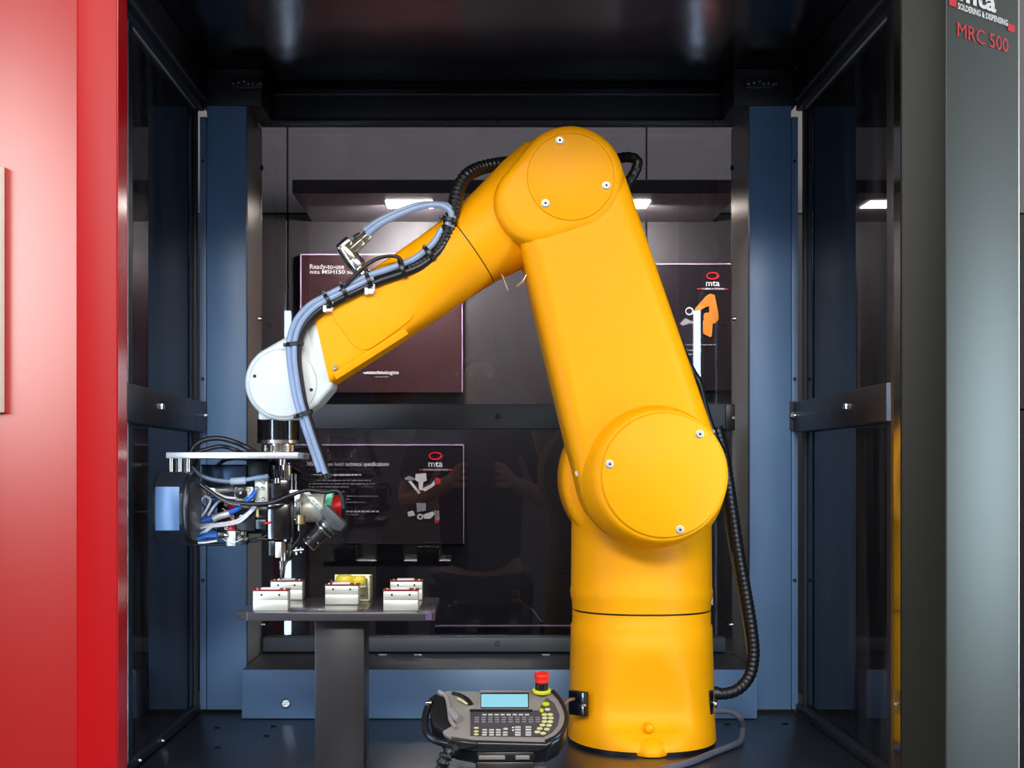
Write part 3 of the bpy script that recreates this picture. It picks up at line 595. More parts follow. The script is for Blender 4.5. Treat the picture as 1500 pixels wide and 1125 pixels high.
for x, y in ((377, 715), (385, 715), (377, 730), (386, 730), (386, 706)): screw(sh, P(x, y, 1.866), (0, -1, 0), .0026, STEEL)
obj('label_plate', pbox(B(), 375, 391, 695, 699, 1.868, .02), BLUEB, sh)
obj('air_cylinder', cyl(B(), P(316, 719, 1.88), P(343, 716, 1.88), .0042, 20), ALU, sh, bevel=.0006)
for x, y in ((296, 711), (297, 729), (307, 722)): screw(sh, P(x, y, 1.874), (0, -1, 0), .0032, STEEL, h=.005)
obj('cylinder_bracket', pbox(B(), 293, 318, 714, 728, 1.879, .01), ALUP, sh, bevel=.001)
obj('red_clamp', pbox(B(), 332, 344, 735, 748, 1.868, .012), REDA, sh, bevel=.0008)['label'] = 'red anodised clamp'
obj('red_clamp', pbox(B(), 333, 344, 760, 778, 1.868, .012), REDA, sh, bevel=.0008)
for x, y in ((331.5, 739), (331.5, 773)): screw(sh, P(x, y, 1.867), (0, -1, 0), .003, STEEL)
obj('actuator_body', pbox(B(), 344, 374, 738, 778, 1.872, .022), BLKP, sh, bevel=.001)
for x, y in ((341, 757), (354, 757)): screw(sh, P(x, y, 1.871), (0, -1, 0), .0034, STEEL, h=.004)
obj('end_block', pbox(B(), 332, 345, 778, 800, 1.868, .02), ALU, sh, bevel=.0006)
obj('end_block', pbox(B(), 345.5, 361, 779, 798, 1.870, .018), BLKP, sh, bevel=.0006)
for x, y in ((351, 787), (356, 781), (361, 789)): screw(sh, P(x, y, 1.869), (0, -1, 0), .0028, CHROME, h=.005)
obj('side_block', pbox(B(), 374, 390, 761, 775, 1.868, .016), RH, sh, bevel=.0008)
obj('side_block', pbox(B(), 376, 392, 742, 760, 1.876, .016), BLKP, sh, bevel=.0008)
obj('probe', cyl(B(), P(388, 767, 1.868), P(397, 765, 1.868), .0016, 12), REDA, sh); obj('brass_fitting', vcyl.__call__ and cyl(B(), P(377, 745, 1.868), P(377, 757, 1.868), .0022, 12), GOLD, sh)
# body
obj('spindle_shaft', cyl(B(), P(413, 671.5, 1.9), P(413, 682, 1.9), S(7), 20), STEEL, sh)
vcyl('motor_can', 418, 681, 704, 10, CHROME, sh, Z=1.895)
vcyl('motor_can', 404, 681, 702, 11, BLKP, sh, Z=1.90)
vcyl('cable_plug', 403, 688, 700, 5.5, RUB, sh, Z=1.87); vcyl('plug_nut', 405, 700, 708, 5, CHROME, sh, Z=1.868)
obj('body_upper', pbox(B(), 392, 423, 702, 740, 1.875, .05), GLB, sh, bevel=.0015)
obj('body_lower', pbox(B(), 391, 424, 738, 790, 1.868, .055), GLB, sh, bevel=.0015)
obj('body_side', pbox(B(), 424.5, 431, 737, 796, 1.876, .045), BLKP, sh, bevel=.002)
obj('column_plate', pbox(B(), 424, 441, 718, 724, 1.872, .03), ALUP, sh, bevel=.0006)
obj('slide_rail', pbox(B(), 431, 440, 724, 762, 1.874, .012), STEEL, sh, bevel=.001)
obj('slide_carriage', pbox(B(), 430, 439, 742, 760, 1.868, .006), BLKP, sh, bevel=.0006)
for x in (427, 433): obj('guide_pin', cyl(B(), P(x, 694, 1.885), P(x, 718, 1.885), .0012, 10), STEEL, sh)
vcyl('brass_cap', 440, 754, 768, 7.5, GOLD, sh, Z=1.872); vcyl('cap_pin', 438, 768, 778, 2.5, STEEL, sh, Z=1.872)
# wire feeder drum, spool
obj('feeder_drum', cyl(B(), P(443, 744, 1.905), P(476, 744, 1.905), S(21), 32), ALU, sh, bevel=.001)
obj('feeder_drum_rim', cyl(B(), P(441, 746, 1.906), P(444, 746, 1.906), S(23), 32), BRUSH, sh)
obj('green_collar', prism(B(), [P(x, y, 1.878) for x, y in ((478, 722), (488, 722), (484, 742), (474, 742))], (0, .02, 0)), mat('green_plastic', (110, 190, 150), .4), sh, bevel=.001)
obj('solder_spool', lathe(B(), P(483, 742, 1.905), P(502, 742, 1.905), [(0, S(22)), (.08, S(22)), (.1, S(17)), (.85, S(17)), (.87, S(22)), (1, S(22))], 40), REDA, sh)['label'] = 'red solder wire spool'
obj('spool_flange', lathe(B(), P(502.5, 742, 1.905), P(505, 742, 1.905), [(0, S(23)), (1, S(23))], 40), BLKP, sh)
# bracket and camera
Zk = 1.86
obj('camera_bracket', prism(B(), [P(x, y, Zk+.004) for x, y in ((444, 722), (452, 720), (473, 741), (468, 748))], (0, .004, 0)), ALU, sh, bevel=.0005)
for x, y in ((459, 734), (464, 739)): obj('bracket_hole', cyl(B(), P(x, y, Zk+.0038), P(x, y, Zk+.0035), .0008, 10), BLK, sh)
obj('camera_body', pprism(B(), [(478, 739), (507, 768), (499, 779), (488, 776), (469, 750)], Zk-.008, .03), mat('camera_grey', (60, 66, 66), .45), sh, bevel=.0018)
cdir = Vector((-34, 0, -33)).normalized(); c0 = P(483, 771, Zk+.006)
def seg_(t0, t1, r, m, nm, lb=None):
    A = P(484-.72*t0, 767+.70*t0, Zk+.006); C = P(484-.72*t1, 767+.70*t1, Zk+.006); o = obj(nm, cyl(B(), A, C, S(r), 28), m, sh, bevel=.0004, seg=1)
    if lb: o['label'] = lb
seg_(-4, 5, 15.5, mat('camera_grey', (60, 66, 66)), 'lens_mount'); seg_(5, 8, 15.5, CHROME, 'lens_ring'); seg_(8, 12, 14, BLKP, 'lens_barrel'); seg_(12, 15, 15, CHROME, 'lens_ring'); seg_(15, 20, 13, BLKP, 'lens_barrel'); seg_(20, 43, 11.5, BLKP, 'lens_barrel'); seg_(43, 45, 11.8, CHROME, 'lens_front_ring')
for x, y in ((452, 787), (466, 795)): screw(sh, P(x, y, Zk-.006), (0, -1, 0), .0016, CHROME)
# nozzle
obj('nozzle_block', pbox(B(), 393, 403, 792, 814, 1.872, .03), RH, sh, bevel=.001)
obj('nozzle_block', pbox(B(), 403, 412, 794, 817, 1.87, .03), ALU, sh, bevel=.0008)
vcyl('nozzle_tube', 414, 793, 822, 5, CHROME, sh, Z=1.88)
obj('nozzle_side', pprism(B(), [(419, 790), (431, 792), (430, 808), (424, 822), (418, 822)], 1.885, .015), BLKP, sh, bevel=.001)
obj('iron_tip', lathe(B(), P(411.5, 820, 1.895), P(411.5, 849, 1.895), [(0, S(4)), (.5, S(4)), (.55, S(3)), (.9, S(2.2)), (1, S(1))], 16), STEEL, sh)
obj('wire_guide', tube(B(), [P(428, 800, 1.88), P(424, 815, 1.885), P(419, 826, 1.89), P(413, 842, 1.893)], .0011, 8), STEEL, sh)
obj('wire_guide', tube(B(), [P(421, 806, 1.885), P(418, 822, 1.888), P(416, 842, 1.89)], .0012, 8), CHROME, sh)
obj('needle_valve', cyl(B(), P(430, 807, 1.872), P(445, 805, 1.872), .0022, 12), CHROME, sh); obj('needle_valve', cyl(B(), P(434, 801, 1.872), P(434, 813, 1.872), .0016, 12), CHROME, sh); obj('needle_valve', cyl(B(), P(441, 801, 1.872), P(441, 810, 1.872), .0016, 12), STEEL, sh)
# tubes and wires of the head
def pipe(name, pts, r, m, parent, Z=1.86, n=10, label=None, **k):
    q = [P(p[0], p[1], p[2] if len(p) > 2 else Z) for p in pts]; o = obj(name, tube(B(), q, r, n, **k), m, parent, ang=80)
    if label: o['label'] = label
    return o
pipe('blue_tube', [(276, 771), (292, 763), (315, 758), (340, 749), (352, 742)], .0034, BLUET, sh, 1.855)
pipe('blue_tube', [(360, 735), (368, 728), (374, 719, 1.86)], .0030, BLUET, sh, 1.856)
pipe('tube_sleeve', [(312, 760), (322, 756), (336, 752)], .0042, ALUP, sh, 1.854)
pipe('blue_tube', [(290, 790), (300, 785), (318, 784)], .0040, BLUET, sh, 1.86); obj('push_fitting', cyl(B(), P(318, 784, 1.86), P(333, 784, 1.868), .0038, 16), CHROME, sh, bevel=.0004)
pipe('grey_tube', [(290, 795), (305, 794), (318, 792)], .002, ALUP, sh, 1.858)
pipe('blue_tube', [(300, 748), (310, 738), (322, 732), (332, 730)], .003, BLUET, sh, 1.885)
pipe('blue_tube', [(285, 775), (305, 755), (318, 738, 1.88)], .0024, BLUET, sh, 1.875)
for pts in ([(278, 768), (288, 745), (297, 730), (303, 728), (308, 734), (300, 750), (290, 762)], [(305, 755), (315, 740), (325, 731), (332, 729)], [(278, 775), (295, 768), (320, 767), (345, 763), (362, 752), (373, 741)],
            [(282, 778), (300, 772), (325, 770), (350, 765), (366, 752), (375, 742)], [(290, 785), (300, 778), (312, 768)], [(287, 790), (305, 776), (318, 766)], [(300, 712), (312, 720), (330, 728), (345, 730)]):
    pipe('white_tube', pts, .0016, WHITT, sh, 1.862, 8)
pipe('grey_tube', [(280, 684), (288, 692), (305, 701), (330, 705), (352, 704), (375, 700), (393, 697)], .0027, GREYT, sh, 1.856); pipe('tube_sleeve', [(338, 705), (350, 704.5), (360, 703.5)], .0046, mat('clear_sleeve', (180, 190, 200), .3), sh, 1.856)
pipe('black_cable', [(279, 660), (277, 682), (284, 700), (305, 718), (330, 733), (360, 738), (395, 737), (425, 726), (450, 718), (475, 721), (492, 719), (500, 726), (503, 745)], .0026, RUB, sh, 1.85)
pipe('grey_tube', [(281, 664), (279, 684), (287, 703), (307, 720), (331, 735.5), (352, 740)], .0015, GREYC, sh, 1.846)
pipe('black_cable', [(278, 690), (277, 672), (283, 655), (298, 645), (320, 642), (345, 648), (370, 660), (390, 673, 1.93), (415, 680, 1.93), (445, 697, 1.9), (470, 700, 1.88)], .0032, RUB, sh, 1.88)
pipe('black_cable', [(282, 682), (285, 665), (300, 659), (325, 654), (350, 661), (375, 672, 1.93), (405, 682, 1.93), (440, 700, 1.9), (462, 703, 1.88)], .0027, RUB, sh, 1.885)
pipe('grey_tube', [(318, 682), (330, 674), (350, 671.5), (375, 676), (392, 684)], .0024, GREYC, sh, 1.93)
pipe('black_cable', [(290, 660), (288, 676), (282, 694), (284, 720)], .0022, RUB, sh, 1.862)
for pts in ([(352, 795), (375, 789), (392, 790)], [(345, 785), (370, 793), (395, 782)], [(335, 790), (355, 770), (390, 776)], [(290, 790), (275, 797), (330, 797)], [(428, 735), (440, 780), (425, 806)]): pipe('black_cable', pts, .0018, RUB, sh, 1.88, 8)
for k in range(9):
    a0 = random.uniform(288, 330); b0 = random.uniform(733, 790); c0_ = random.uniform(345, 392); e0 = random.uniform(735, 792)
    pipe('thin_wire', [(a0, b0), ((a0+c0_)/2+random.uniform(-8, 8), (b0+e0)/2+random.uniform(2, 12)), (c0_, e0)], .0009, random.choice([RUB, WHITT, GREYC, RUB]), sh, random.uniform(1.866, 1.882), 6)

# ------------------------------------------------------------------ hoses along the arm
hs = thing('cable_harness', 'grey tubes and black conduit strapped along the top of the forearm', 'cable', loc=P(560, 400, 1.85))
gp = [(474, 695, 1.862), (466, 672, 1.86), (455, 640, 1.857), (447, 615, 1.855), (438, 585, 1.852), (432, 550, 1.851), (429, 520, 1.85), (431, 495, 1.85), (440, 472, 1.85), (458, 452, 1.85), (480, 439, 1.85), (510, 424, 1.85), (545, 408, 1.852), (580, 396, 1.852), (612, 383, 1.853), (638, 362, 1.853), (652, 340, 1.855)]
def off(pts, dx, dy, dz=0): return [(x+dx, y+dy, z+dz) for x, y, z in pts]
pipe('grey_tube', off(gp, -5, -4), .0042, GREYT, hs, n=14, label='pale grey air tube')
pipe('grey_tube', off(gp[:13], 2, -1, -.004), .0034, GREYT, hs, n=14)
pipe('black_cable', off(gp, 6, 6, .002), .0058, RUB, hs, n=14)
pipe('black_conduit', [(600, 394, 1.858), (630, 378, 1.858), (648, 356, 1.858), (660, 325, 1.858), (667, 296, 1.86), (672, 275, 1.865), (684, 257, 1.87), (705, 246, 1.885), (735, 240, 1.90), (770, 238, 1.94)], .0082, CONDUIT, hs, n=16, ribs=46, amp=.09)
pipe('grey_tube', [(655, 330, 1.85), (661, 316, 1.85), (655, 305, 1.85), (638, 300, 1.85), (612, 304, 1.85), (580, 316, 1.85), (555, 329, 1.852), (538, 343, 1.855)], .0040, GREYT, hs, n=14)
pipe('grey_tube', [(660, 336, 1.854), (664, 318, 1.854), (656, 302, 1.854), (636, 299, 1.855), (612, 300, 1.855), (578, 312, 1.856), (552, 325, 1.858), (534, 338, 1.86)], .0036, GREYT, hs, n=14)
pipe('black_wire', [(498, 428, 1.845), (512, 412, 1.843), (532, 392, 1.843), (555, 378, 1.845), (575, 375, 1.845), (586, 379, 1.845), (590, 390, 1.846)], .0022, RUB, hs)
def tie(x, y, ang, w_=26, mnt=False, Z=1.85):
    a_ = math.radians(ang); d = Vector((math.cos(a_), 0, math.sin(a_))); u = Vector((-d.z, 0, d.x)); c = P(x, y, Z)
    bm = B(); r1, r2 = S(w_/2), .0085
    o = []
    for k in (-1, 1): o.append([c+d*(k*.0026)+u*(r1*math.cos(t))+Vector((0, 1, 0))*(r2*math.sin(t)) for t in [2*math.pi*i/24 for i in range(24)]])
    loft(bm, o); obj('cable_tie', bm, BLKP, hs, bevel=.0004, seg=1)
    obj('tie_head', box(B(), -.0022, .0022, -.0025, .0025, -.0022, .0025, Matrix.Translation(c+u*(r1+.001))), BLKP, hs, bevel=.0005)
for q in ((505, 428, 25, 24), (590, 395, 22, 26), (630, 372, 40, 24), (659, 322, 75, 24), (432, 504, 95, 26), (446, 606, 108, 26), (481, 440, 32, 22), (541, 412, 22, 22)): tie(*q)
for x, y in ((480, 450), (541, 424)):
    bm = pbox(B(), x-7, x-2, y-3, y+7, 1.846, .01); pbox(bm, x+2, x+8, y-8, y-3, 1.846, .01); pbox(bm, x-7, x+6, y+2, y+6, 1.847, .01); pbox(bm, x-3, x+8, y-3, y+3, 1.849, .008)
    obj('tie_mount', bm, PLUG, hs, bevel=.0004, seg=1)['label'] = 'white cable tie mount'
# angled metal plug on the forearm
pl = thing('angled_plug', 'silver right-angled circular cable plug on top of the forearm', 'plug', loc=P(528, 395, 1.862))
NICK = mat('nickel', (215, 208, 180), .25, .95, noise=.04)
def pc(nm, x0, y0, x1, y1, r, m, n=20): return obj(nm, cyl(B(), P(x0, y0, 1.86), P(x1, y1, 1.86), S(r), n), m, pl, bevel=.0008)
pc('plug_elbow', 503, 362, 519, 383, 11.5, NICK); pc('plug_elbow_cap', 497, 366, 513, 352, 8, STEEL); pc('cable_gland', 510, 370, 530, 352, 9.5, NICK, 6); pc('gland_nut', 529, 353, 540, 343, 8.5, NICK, 6); pc('gland_seal', 519, 350, 529, 344, 5, BLKP)
pc('locking_ring', 517, 381, 526, 392, 12.5, STEEL, 12); pc('locking_ring', 526, 392, 532, 398, 10.5, NICK); pc('plug_base', 531, 398, 545, 412, 8.5, STEEL); 
# conduit down the back of the arm and round to the base
cdn = thing('corrugated_conduit', 'long black corrugated conduit looping down beside the upper arm to the base', 'hose', loc=P(1045, 1020, 1.98))
pipe('upper_loop', [(895, 236, 1.95), (912, 231, 1.93), (926, 231, 1.92), (934, 238, 1.915), (930, 252, 1.915), (920, 268, 1.92), (914, 280, 1.93), (914, 292, 1.95)], .0066, CONDUIT, cdn, n=14, ribs=14, amp=.05)
obj('upper_fitting', cyl(B(), P(914, 284, 1.93), P(917, 300, 1.94), .004, 14), STEEL, cdn)
pipe('thin_cable', [(914, 292, 1.955), (935, 345, 1.955), (975, 450, 1.958), (1010, 535, 1.958), (1024, 560, 1.952), (1034, 600, 1.955), (1046, 636, 1.955), (1060, 665, 1.955)], .0046, RUB, cdn, n=12)
pipe('lower_conduit', [(1050, 625, 1.965), (1059, 660, 1.965), (1066, 700, 1.965), (1073, 750, 1.965), (1082, 810, 1.965), (1092, 865, 1.965), (1101, 920, 1.965), (1104, 960, 1.965), (1098, 990, 1.965), (1082, 1009, 1.965), (1062, 1016, 1.965), (1042, 1015, 1.965)], .0077, CONDUIT, cdn, n=14, ribs=62, amp=.05)
pipe('thin_wire', [(1060, 740, 1.98), (1068, 800, 1.975), (1080, 860, 1.972), (1090, 920, 1.97), (1096, 965, 1.968)], .0012, mat('wire_olive', (90, 70, 20), .5), cdn, n=8)
screw(cdn, P(1044, 632, 1.95), (0, -1, 0), .003, STEEL, 'clamp_screw', .004)
# base connector plates
def bplate(x0, x1, y0, y1, Z, rot):
    c = P((x0+x1)/2, (y0+y1)/2, Z); w_, h_ = S(x1-x0, Z)/2, S(y1-y0, Z)/2
    mt = Matrix.Translation(c) @ Matrix.Rotation(rot, 4, 'Z')
    obj('connector_plate', box(B(), -w_*1.5, w_*1.5, -.002, .003, -h_, h_, mt), BLKP, rb, bevel=.0008)
    for s in (-1, 1): obj('connector_socket', box(B(), -w_*1.25, w_*1.25, -.0035, -.002, -h_*.45+s*h_*.48, h_*.45+s*h_*.48, mt), GLB, rb, bevel=.0005)
    screw(rb, mt @ Vector((w_*1.3, -.002, -.001)), mt.to_3x3() @ Vector((0, -1, 0)), .0022, STEEL)
bplate(836, 858, 1012, 1048, 1.907, math.radians(-42)); bplate(1034, 1045, 1011, 1047, 1.925, math.radians(62))
obj('conduit_gland', cyl(B(), P(1041, 1015, 1.965), P(1052, 1015.5, 1.965), .009, 18), BLKP, rb)
obj('cable_gland', cyl(B(), P(1040, 1030, 1.95), P(1050, 1031, 1.95), .006, 16), CHROME, rb, bevel=.001)
gc = thing('grey_cable', 'grey cable looping from the robot base across the floor plate', 'cable', loc=P(1085, 1060, 1.98))
fl = lambda x, y: (x, y, (.3537-.0042)*F/(y-CY))
pipe('cable', [(1042, 1042, 1.95), (1055, 1041, 1.955), (1072, 1043, 1.965), (1084, 1052, 1.97), (1088, 1068, 1.985), (1084, 1086, 1.94), fl(1068, 1094), fl(1045, 1103), fl(1010, 1117), fl(960, 1130), fl(900, 1145)], .0042, GREYC, gc, n=14)

# ------------------------------------------------------------------ work table
TH = EYE-.1647; tz0, tz1 = 1.748, 1.955
tb = thing('work_table', 'dark graphite pedestal table with thin top and square leg below the soldering head', 'table', loc=P(500, 1130, 1.80))
xa, xb = X(344, tz0), X(637, tz0)
pts = [(xa+.014, tz0, TH), (xb-.004, tz0, TH), (xb, tz0+.006, TH), (xb, tz1, TH), (xa, tz1, TH), (xa, tz0+.013, TH)]
obj('table_top', prism(B(), [Vector(p)-Vector((0, 0, .0098)) for p in pts], (0, 0, .0098)), TOPM, tb, bevel=.0007)
obj('leg', box(B(), X(461, 1.78), X(533.5, 1.78), 1.78, 1.86, FLZ+.0005, TH-.0100), DARKT, tb, bevel=.0012)
obj('sticker', pbox(B(), 623.5, 632.5, 898.6, 908, tz0-.0006, .0008), mat('purple_sticker', (92, 62, 108), .5), tb)['label'] = 'small purple sticker'
# holders
def holder(px0, px1, Z, label):
    h_ = S(30, 1.767); x0, x1 = X(px0, Z), X(px1, Z); t = thing('circuit_board_holder', label, 'fixture', loc=((x0+x1)/2, Z, TH), group='aluminium circuit board holders'); w_ = .0408/2; c = (x0+x1)/2
    z = TH+.0003; d = .026
    obj('block', box(B(), c-w_, c+w_, Z, Z+d, z, z+h_*.52), ALU, t, bevel=.0006); obj('block', box(B(), c-w_, c+w_, Z, Z+d, z+h_*.525, z+h_-.0012), ALU, t, bevel=.0006)
    obj('circuit_board', box(B(), c-w_-.0006, c+w_+.0006, Z-.0006, Z+d, z+h_-.001, z+h_+.0006), PCB, t)
    bm = B()
    for k in range(12): x = c-.0115+k*.0018; box(bm, x, x+.0011, Z+.002, Z+.0045, z+h_+.0007, z+h_+.0026)
    for k in range(12): x = c-.0115+k*.0018; box(bm, x, x+.0011, Z+.012, Z+.0145, z+h_+.0007, z+h_+.0026)
    obj('pin_header', bm, PLUG, t)
    for s in (-1, 1):
        obj('side_hole', cyl(B(), (c+s*.0105, Z+.0002, z+h_*.78), (c+s*.0105, Z-.0004, z+h_*.78), .0013, 10), SEAM, t)
        screw(t, Vector((c+s*.016, Z+.005, z+h_+.0006)), (0, 0, 1), .0014, GOLD, h=.0016)
    return t
def dup(t, px0, px1, Z, label):
    dloc = Vector(((X(px0, Z)+X(px1, Z))/2, Z, TH)); r = t.copy(); COL.objects.link(r); r.location = dloc; r['label'] = label
    for ch in list(t.children): c = ch.copy(); COL.objects.link(c); c.parent = r; c.matrix_parent_inverse = ch.matrix_parent_inverse.copy()
    return r
h0 = holder(371, 421, 1.767, 'milled aluminium board holder nearest the left end of the table edge')
dup(h0, 397, 442, 1.917, 'aluminium board holder directly under the soldering tip')
dup(h0, 477, 524, 1.849, 'aluminium board holder in front of the yellow coil box at mid-table')
dup(h0, 563, 611, 1.767, 'aluminium board holder at the right front of the table')
dup(h0, 573, 617, 1.917, 'aluminium board holder half hidden behind another at the table right')
ct = thing('coil_box', 'open pale metal box behind the middle board holder holding yellow coils', 'box', loc=P(515, 880, 1.925))
Z = 1.93; x0, x1 = X(488, Z), X(544, Z); z0 = TH+.0005; z1 = H(843, Z)
CB = mat('cream_metal', (205, 200, 165), .4, .4)
bm = box(B(), x0, x1, Z+.02, Z+.022, z0, z1); obj('back_wall', bm, CB, ct, bevel=.0006)
obj('side_wall', box(B(), x1-.002, x1, Z-.03, Z+.0195, z0, z1), CB, ct, bevel=.0006); obj('side_wall', box(B(), x0, x0+.002, Z-.03, Z+.0195, z0, z1-.008), CB, ct, bevel=.0006); obj('floor_sheet', box(B(), x0+.002, x1-.002, Z-.03, Z+.0195, z0, z0+.002), CB, ct)
obj('front_bar', cyl(B(), (x1-.004, Z-.03, z0+.003), (x1-.004, Z-.03, z1-.002), .0011, 10), CHROME, ct); obj('inner_shelf', box(B(), x0+.0022, x1-.0022, Z-.018, Z+.018, z0+.016, z0+.018), CB, ct)
for i, (x, r, lb) in enumerate(((505, .0105, 'larger yellow wound coil with green core at the left of the open box'), (526, .0085, 'smaller yellow wound coil at the right of the open box'))):
    c = Vector((X(x, 1.925), 1.925, z0+.018+.0065)); t = thing('wound_coil', lb, 'coil', loc=c, group='yellow coils in the open box')
    bm = B(); n1, n2 = 28, 10; ra, rb_ = r*.72, r*.36
    vs = [[bm.verts.new(c+Vector(((ra+rb_*math.cos(q)*(1+.08*(i_ % 2)))*math.cos(p), (ra+rb_*math.cos(q))*math.sin(p)*.9, rb_*1.7*math.sin(q)*(1+.08*(i_ % 2))))) for q in [2*math.pi*j/n2 for j in range(n2)]] for i_, p in enumerate([2*math.pi*k/n1 for k in range(n1)])]
    for a_ in range(n1):
        for b_ in range(n2): bm.faces.new((vs[a_][b_], vs[(a_+1) % n1][b_], vs[(a_+1) % n1][(b_+1) % n2], vs[a_][(b_+1) % n2]))
    obj('winding', bm, COILY, t); obj('core', cyl(B(), c-Vector((0, 0, .004)), c+Vector((0, 0, .0045)), r*.35, 16), COILG, t)
sp = thing('small_clamp', 'tiny black and steel clamp beside the coils on the table', 'clamp', loc=P(485, 857, 1.9))
obj('body', box(B(), X(481, 1.9), X(489, 1.9), 1.9, 1.915, TH+.0005, H(858, 1.9)), BLKP, sp, bevel=.0008); obj('pin', cyl(B(), P(485, 858, 1.905), P(485, 849, 1.905), .0016, 10), CHROME, sp)

# ------------------------------------------------------------------ teach pendant
A0 = P(727, 1086, 1.665); A1 = P(727, 1006, 1.755); up = (A1-A0); up.x = 0; HL = up.length; up.normalize(); fn = Vector((1, 0, 0)).cross(up)   # face normal towards the viewer
OR = Vector((0, A0.y, A0.z))
tp = thing('teach_pendant', 'grey handheld control pendant with blue screen, keypad and red stop button on its stand', 'control pendant', loc=(X(727, 1.7), 1.72, FLZ))
def uv(px, py):
    w_ = ray(px, py, OR, fn); return (w_.x, (w_-OR).dot(up))
def fw(u_, v_, h_=0.0): return OR+Vector((u_, 0, 0))+up*v_+fn*h_
def fplate(name, pp, h0_, h1_, m, bevel=0.0, parent=None, label=None, seg=2):
    q = [uv(*p) for p in pp]; o = obj(name, prism(B(), [fw(a_, b_, h0_) for a_, b_ in q], fn*(h1_-h0_)), m, parent or tp, bevel=bevel, seg=seg)
    if label: o['label'] = label
    return o
body = [(655, 1010), (700, 1011), (708, 1013), (770, 1013), (784, 1010), (812, 1012), (823, 1026), (831, 1045), (829, 1062), (818, 1078), (800, 1087), (760, 1090), (700, 1089), (668, 1083), (650, 1073), (636, 1040), (640, 1016)]
fplate('housing', [(727+(x-727)*1.0, 1050+(y-1050)*1.02) for x, y in body], -.030, -.004, PENDB, .004, seg=3)
fplate('face_shell', body, -.006, -.001, PEND, .002)
fplate('screen_surround', [(703, 1012), (777, 1012), (778, 1040), (700, 1040)], -.001, .0012, PEND, .0008)
fplate('screen_bezel', [(704, 1016), (775, 1016), (775, 1039), (704, 1039)], .0012, .0018, PENDB, .0002)
fplate('screen', [(705, 1019.5), (773, 1019.5), (773.5, 1038), (705, 1038)], .0019, .0026, LCD)['label'] = 'lit pale blue display'
KP = mat('keypad_grey', (72, 70, 74), .35)
fplate('keypad_panel', [(689, 1041), (790, 1041), (794, 1031), (801, 1022), (812, 1030), (820, 1048), (817, 1062), (808, 1073), (796, 1079), (689, 1077)], -.001, .0006, KP, .0003)
fplate('keypad_upper_trim', [(688, 1040.5), (780, 1040.5), (780, 1043.5), (688, 1043.5)], .0006, .0018, PENDB, .0003)
def key(px, py, w_, h_, m, r=0):
    a_, b_ = uv(px, py); W, Hh = S(w_, 1.7)/2, S(h_, 1.7)/2/.62; pts = [fw(a_+x, b_+y, .0006) for x, y in [(W*math.cos(t), Hh*math.sin(t)) for t in [2*math.pi*i/10 for i in range(10)]]] if r else [fw(a_+x, b_+y, .0006) for x, y in ((-W, -Hh), (W, -Hh), (W, Hh), (-W, Hh))]
    return obj('key', prism(B(), pts, fn*.0012), m, tp, bevel=.0003, seg=1)
for k in range(8): key(709.5+k*8.9, 1048.2, 6.6, 1.9, KEYW)
KG = mat('key_mid_grey', (118, 118, 120), .5)
for r_, y in enumerate((1052.4, 1055.6, 1058.8)):
    for k in range(10): key(698.5+k*9.9, y, 6.8, 1.7, KG)
for y in (1067.5, 1072.7, 1077): key(697.5, y, 7.6, 2.6, KEYY, 1)
for y, xs_ in ((1070.5, (710, 720, 730)), (1074.2, (710, 720, 730, 740)), (1077.8, (709.5, 720, 730, 740))):
    for x in xs_: key(x, y, 7, 2, KEYW)
key(740.5, 1069, 7.6, 3, KEYW, 1)
for y in (1066.5, 1070.3, 1074.4, 1077.9):
    for x in (758.5, 774): key(x, y, 8.4, 2.2, KEYW)
for x, y in ((751.5, 1067), (751.5, 1071)): key(x, y, 3.6, 1.8, WHT, 1)
for x, y in ((802, 1040.5), (806, 1048), (797.5, 1048), (807, 1053), (798, 1053), (806, 1058.4), (797.5, 1058.4), (804, 1063.8), (794.5, 1063.5), (801, 1069.5), (790.5, 1068.5), (795.5, 1075.5), (787, 1073.5)): key(x, y, 8.8, 3.9, KEYY, 1)
key(799.5, 1032.6, 11.5, 6, KEYG, 1); key(793.5, 1042, 6, 6, KEYG, 1)
# stop button
sx, sy = uv(793.5, 1014); c = fw(sx, sy, 0); ax = (fn*.55+Vector((0, 0, 1))*.8).normalized()
obj('button_ring', lathe(B(), c, c+ax*.004, [(0, .0105), (.8, .0108), (1, .0098)], 32), YRING, tp, bevel=.0003)
obj('button_neck', lathe(B(), c+ax*.004, c+ax*.0115, [(0, .0078), (1, .0074)], 24), PENDB, tp)
obj('stop_button', lathe(B(), c+ax*.0115, c+ax*.0235, [(0, .0064), (.12, .0078), (.35, .0080), (.42, .0074), (.5, .0086), (.85, .0088), (.96, .0078), (1, .005)], 32), ESTOP, tp)['label'] = 'red mushroom stop button'
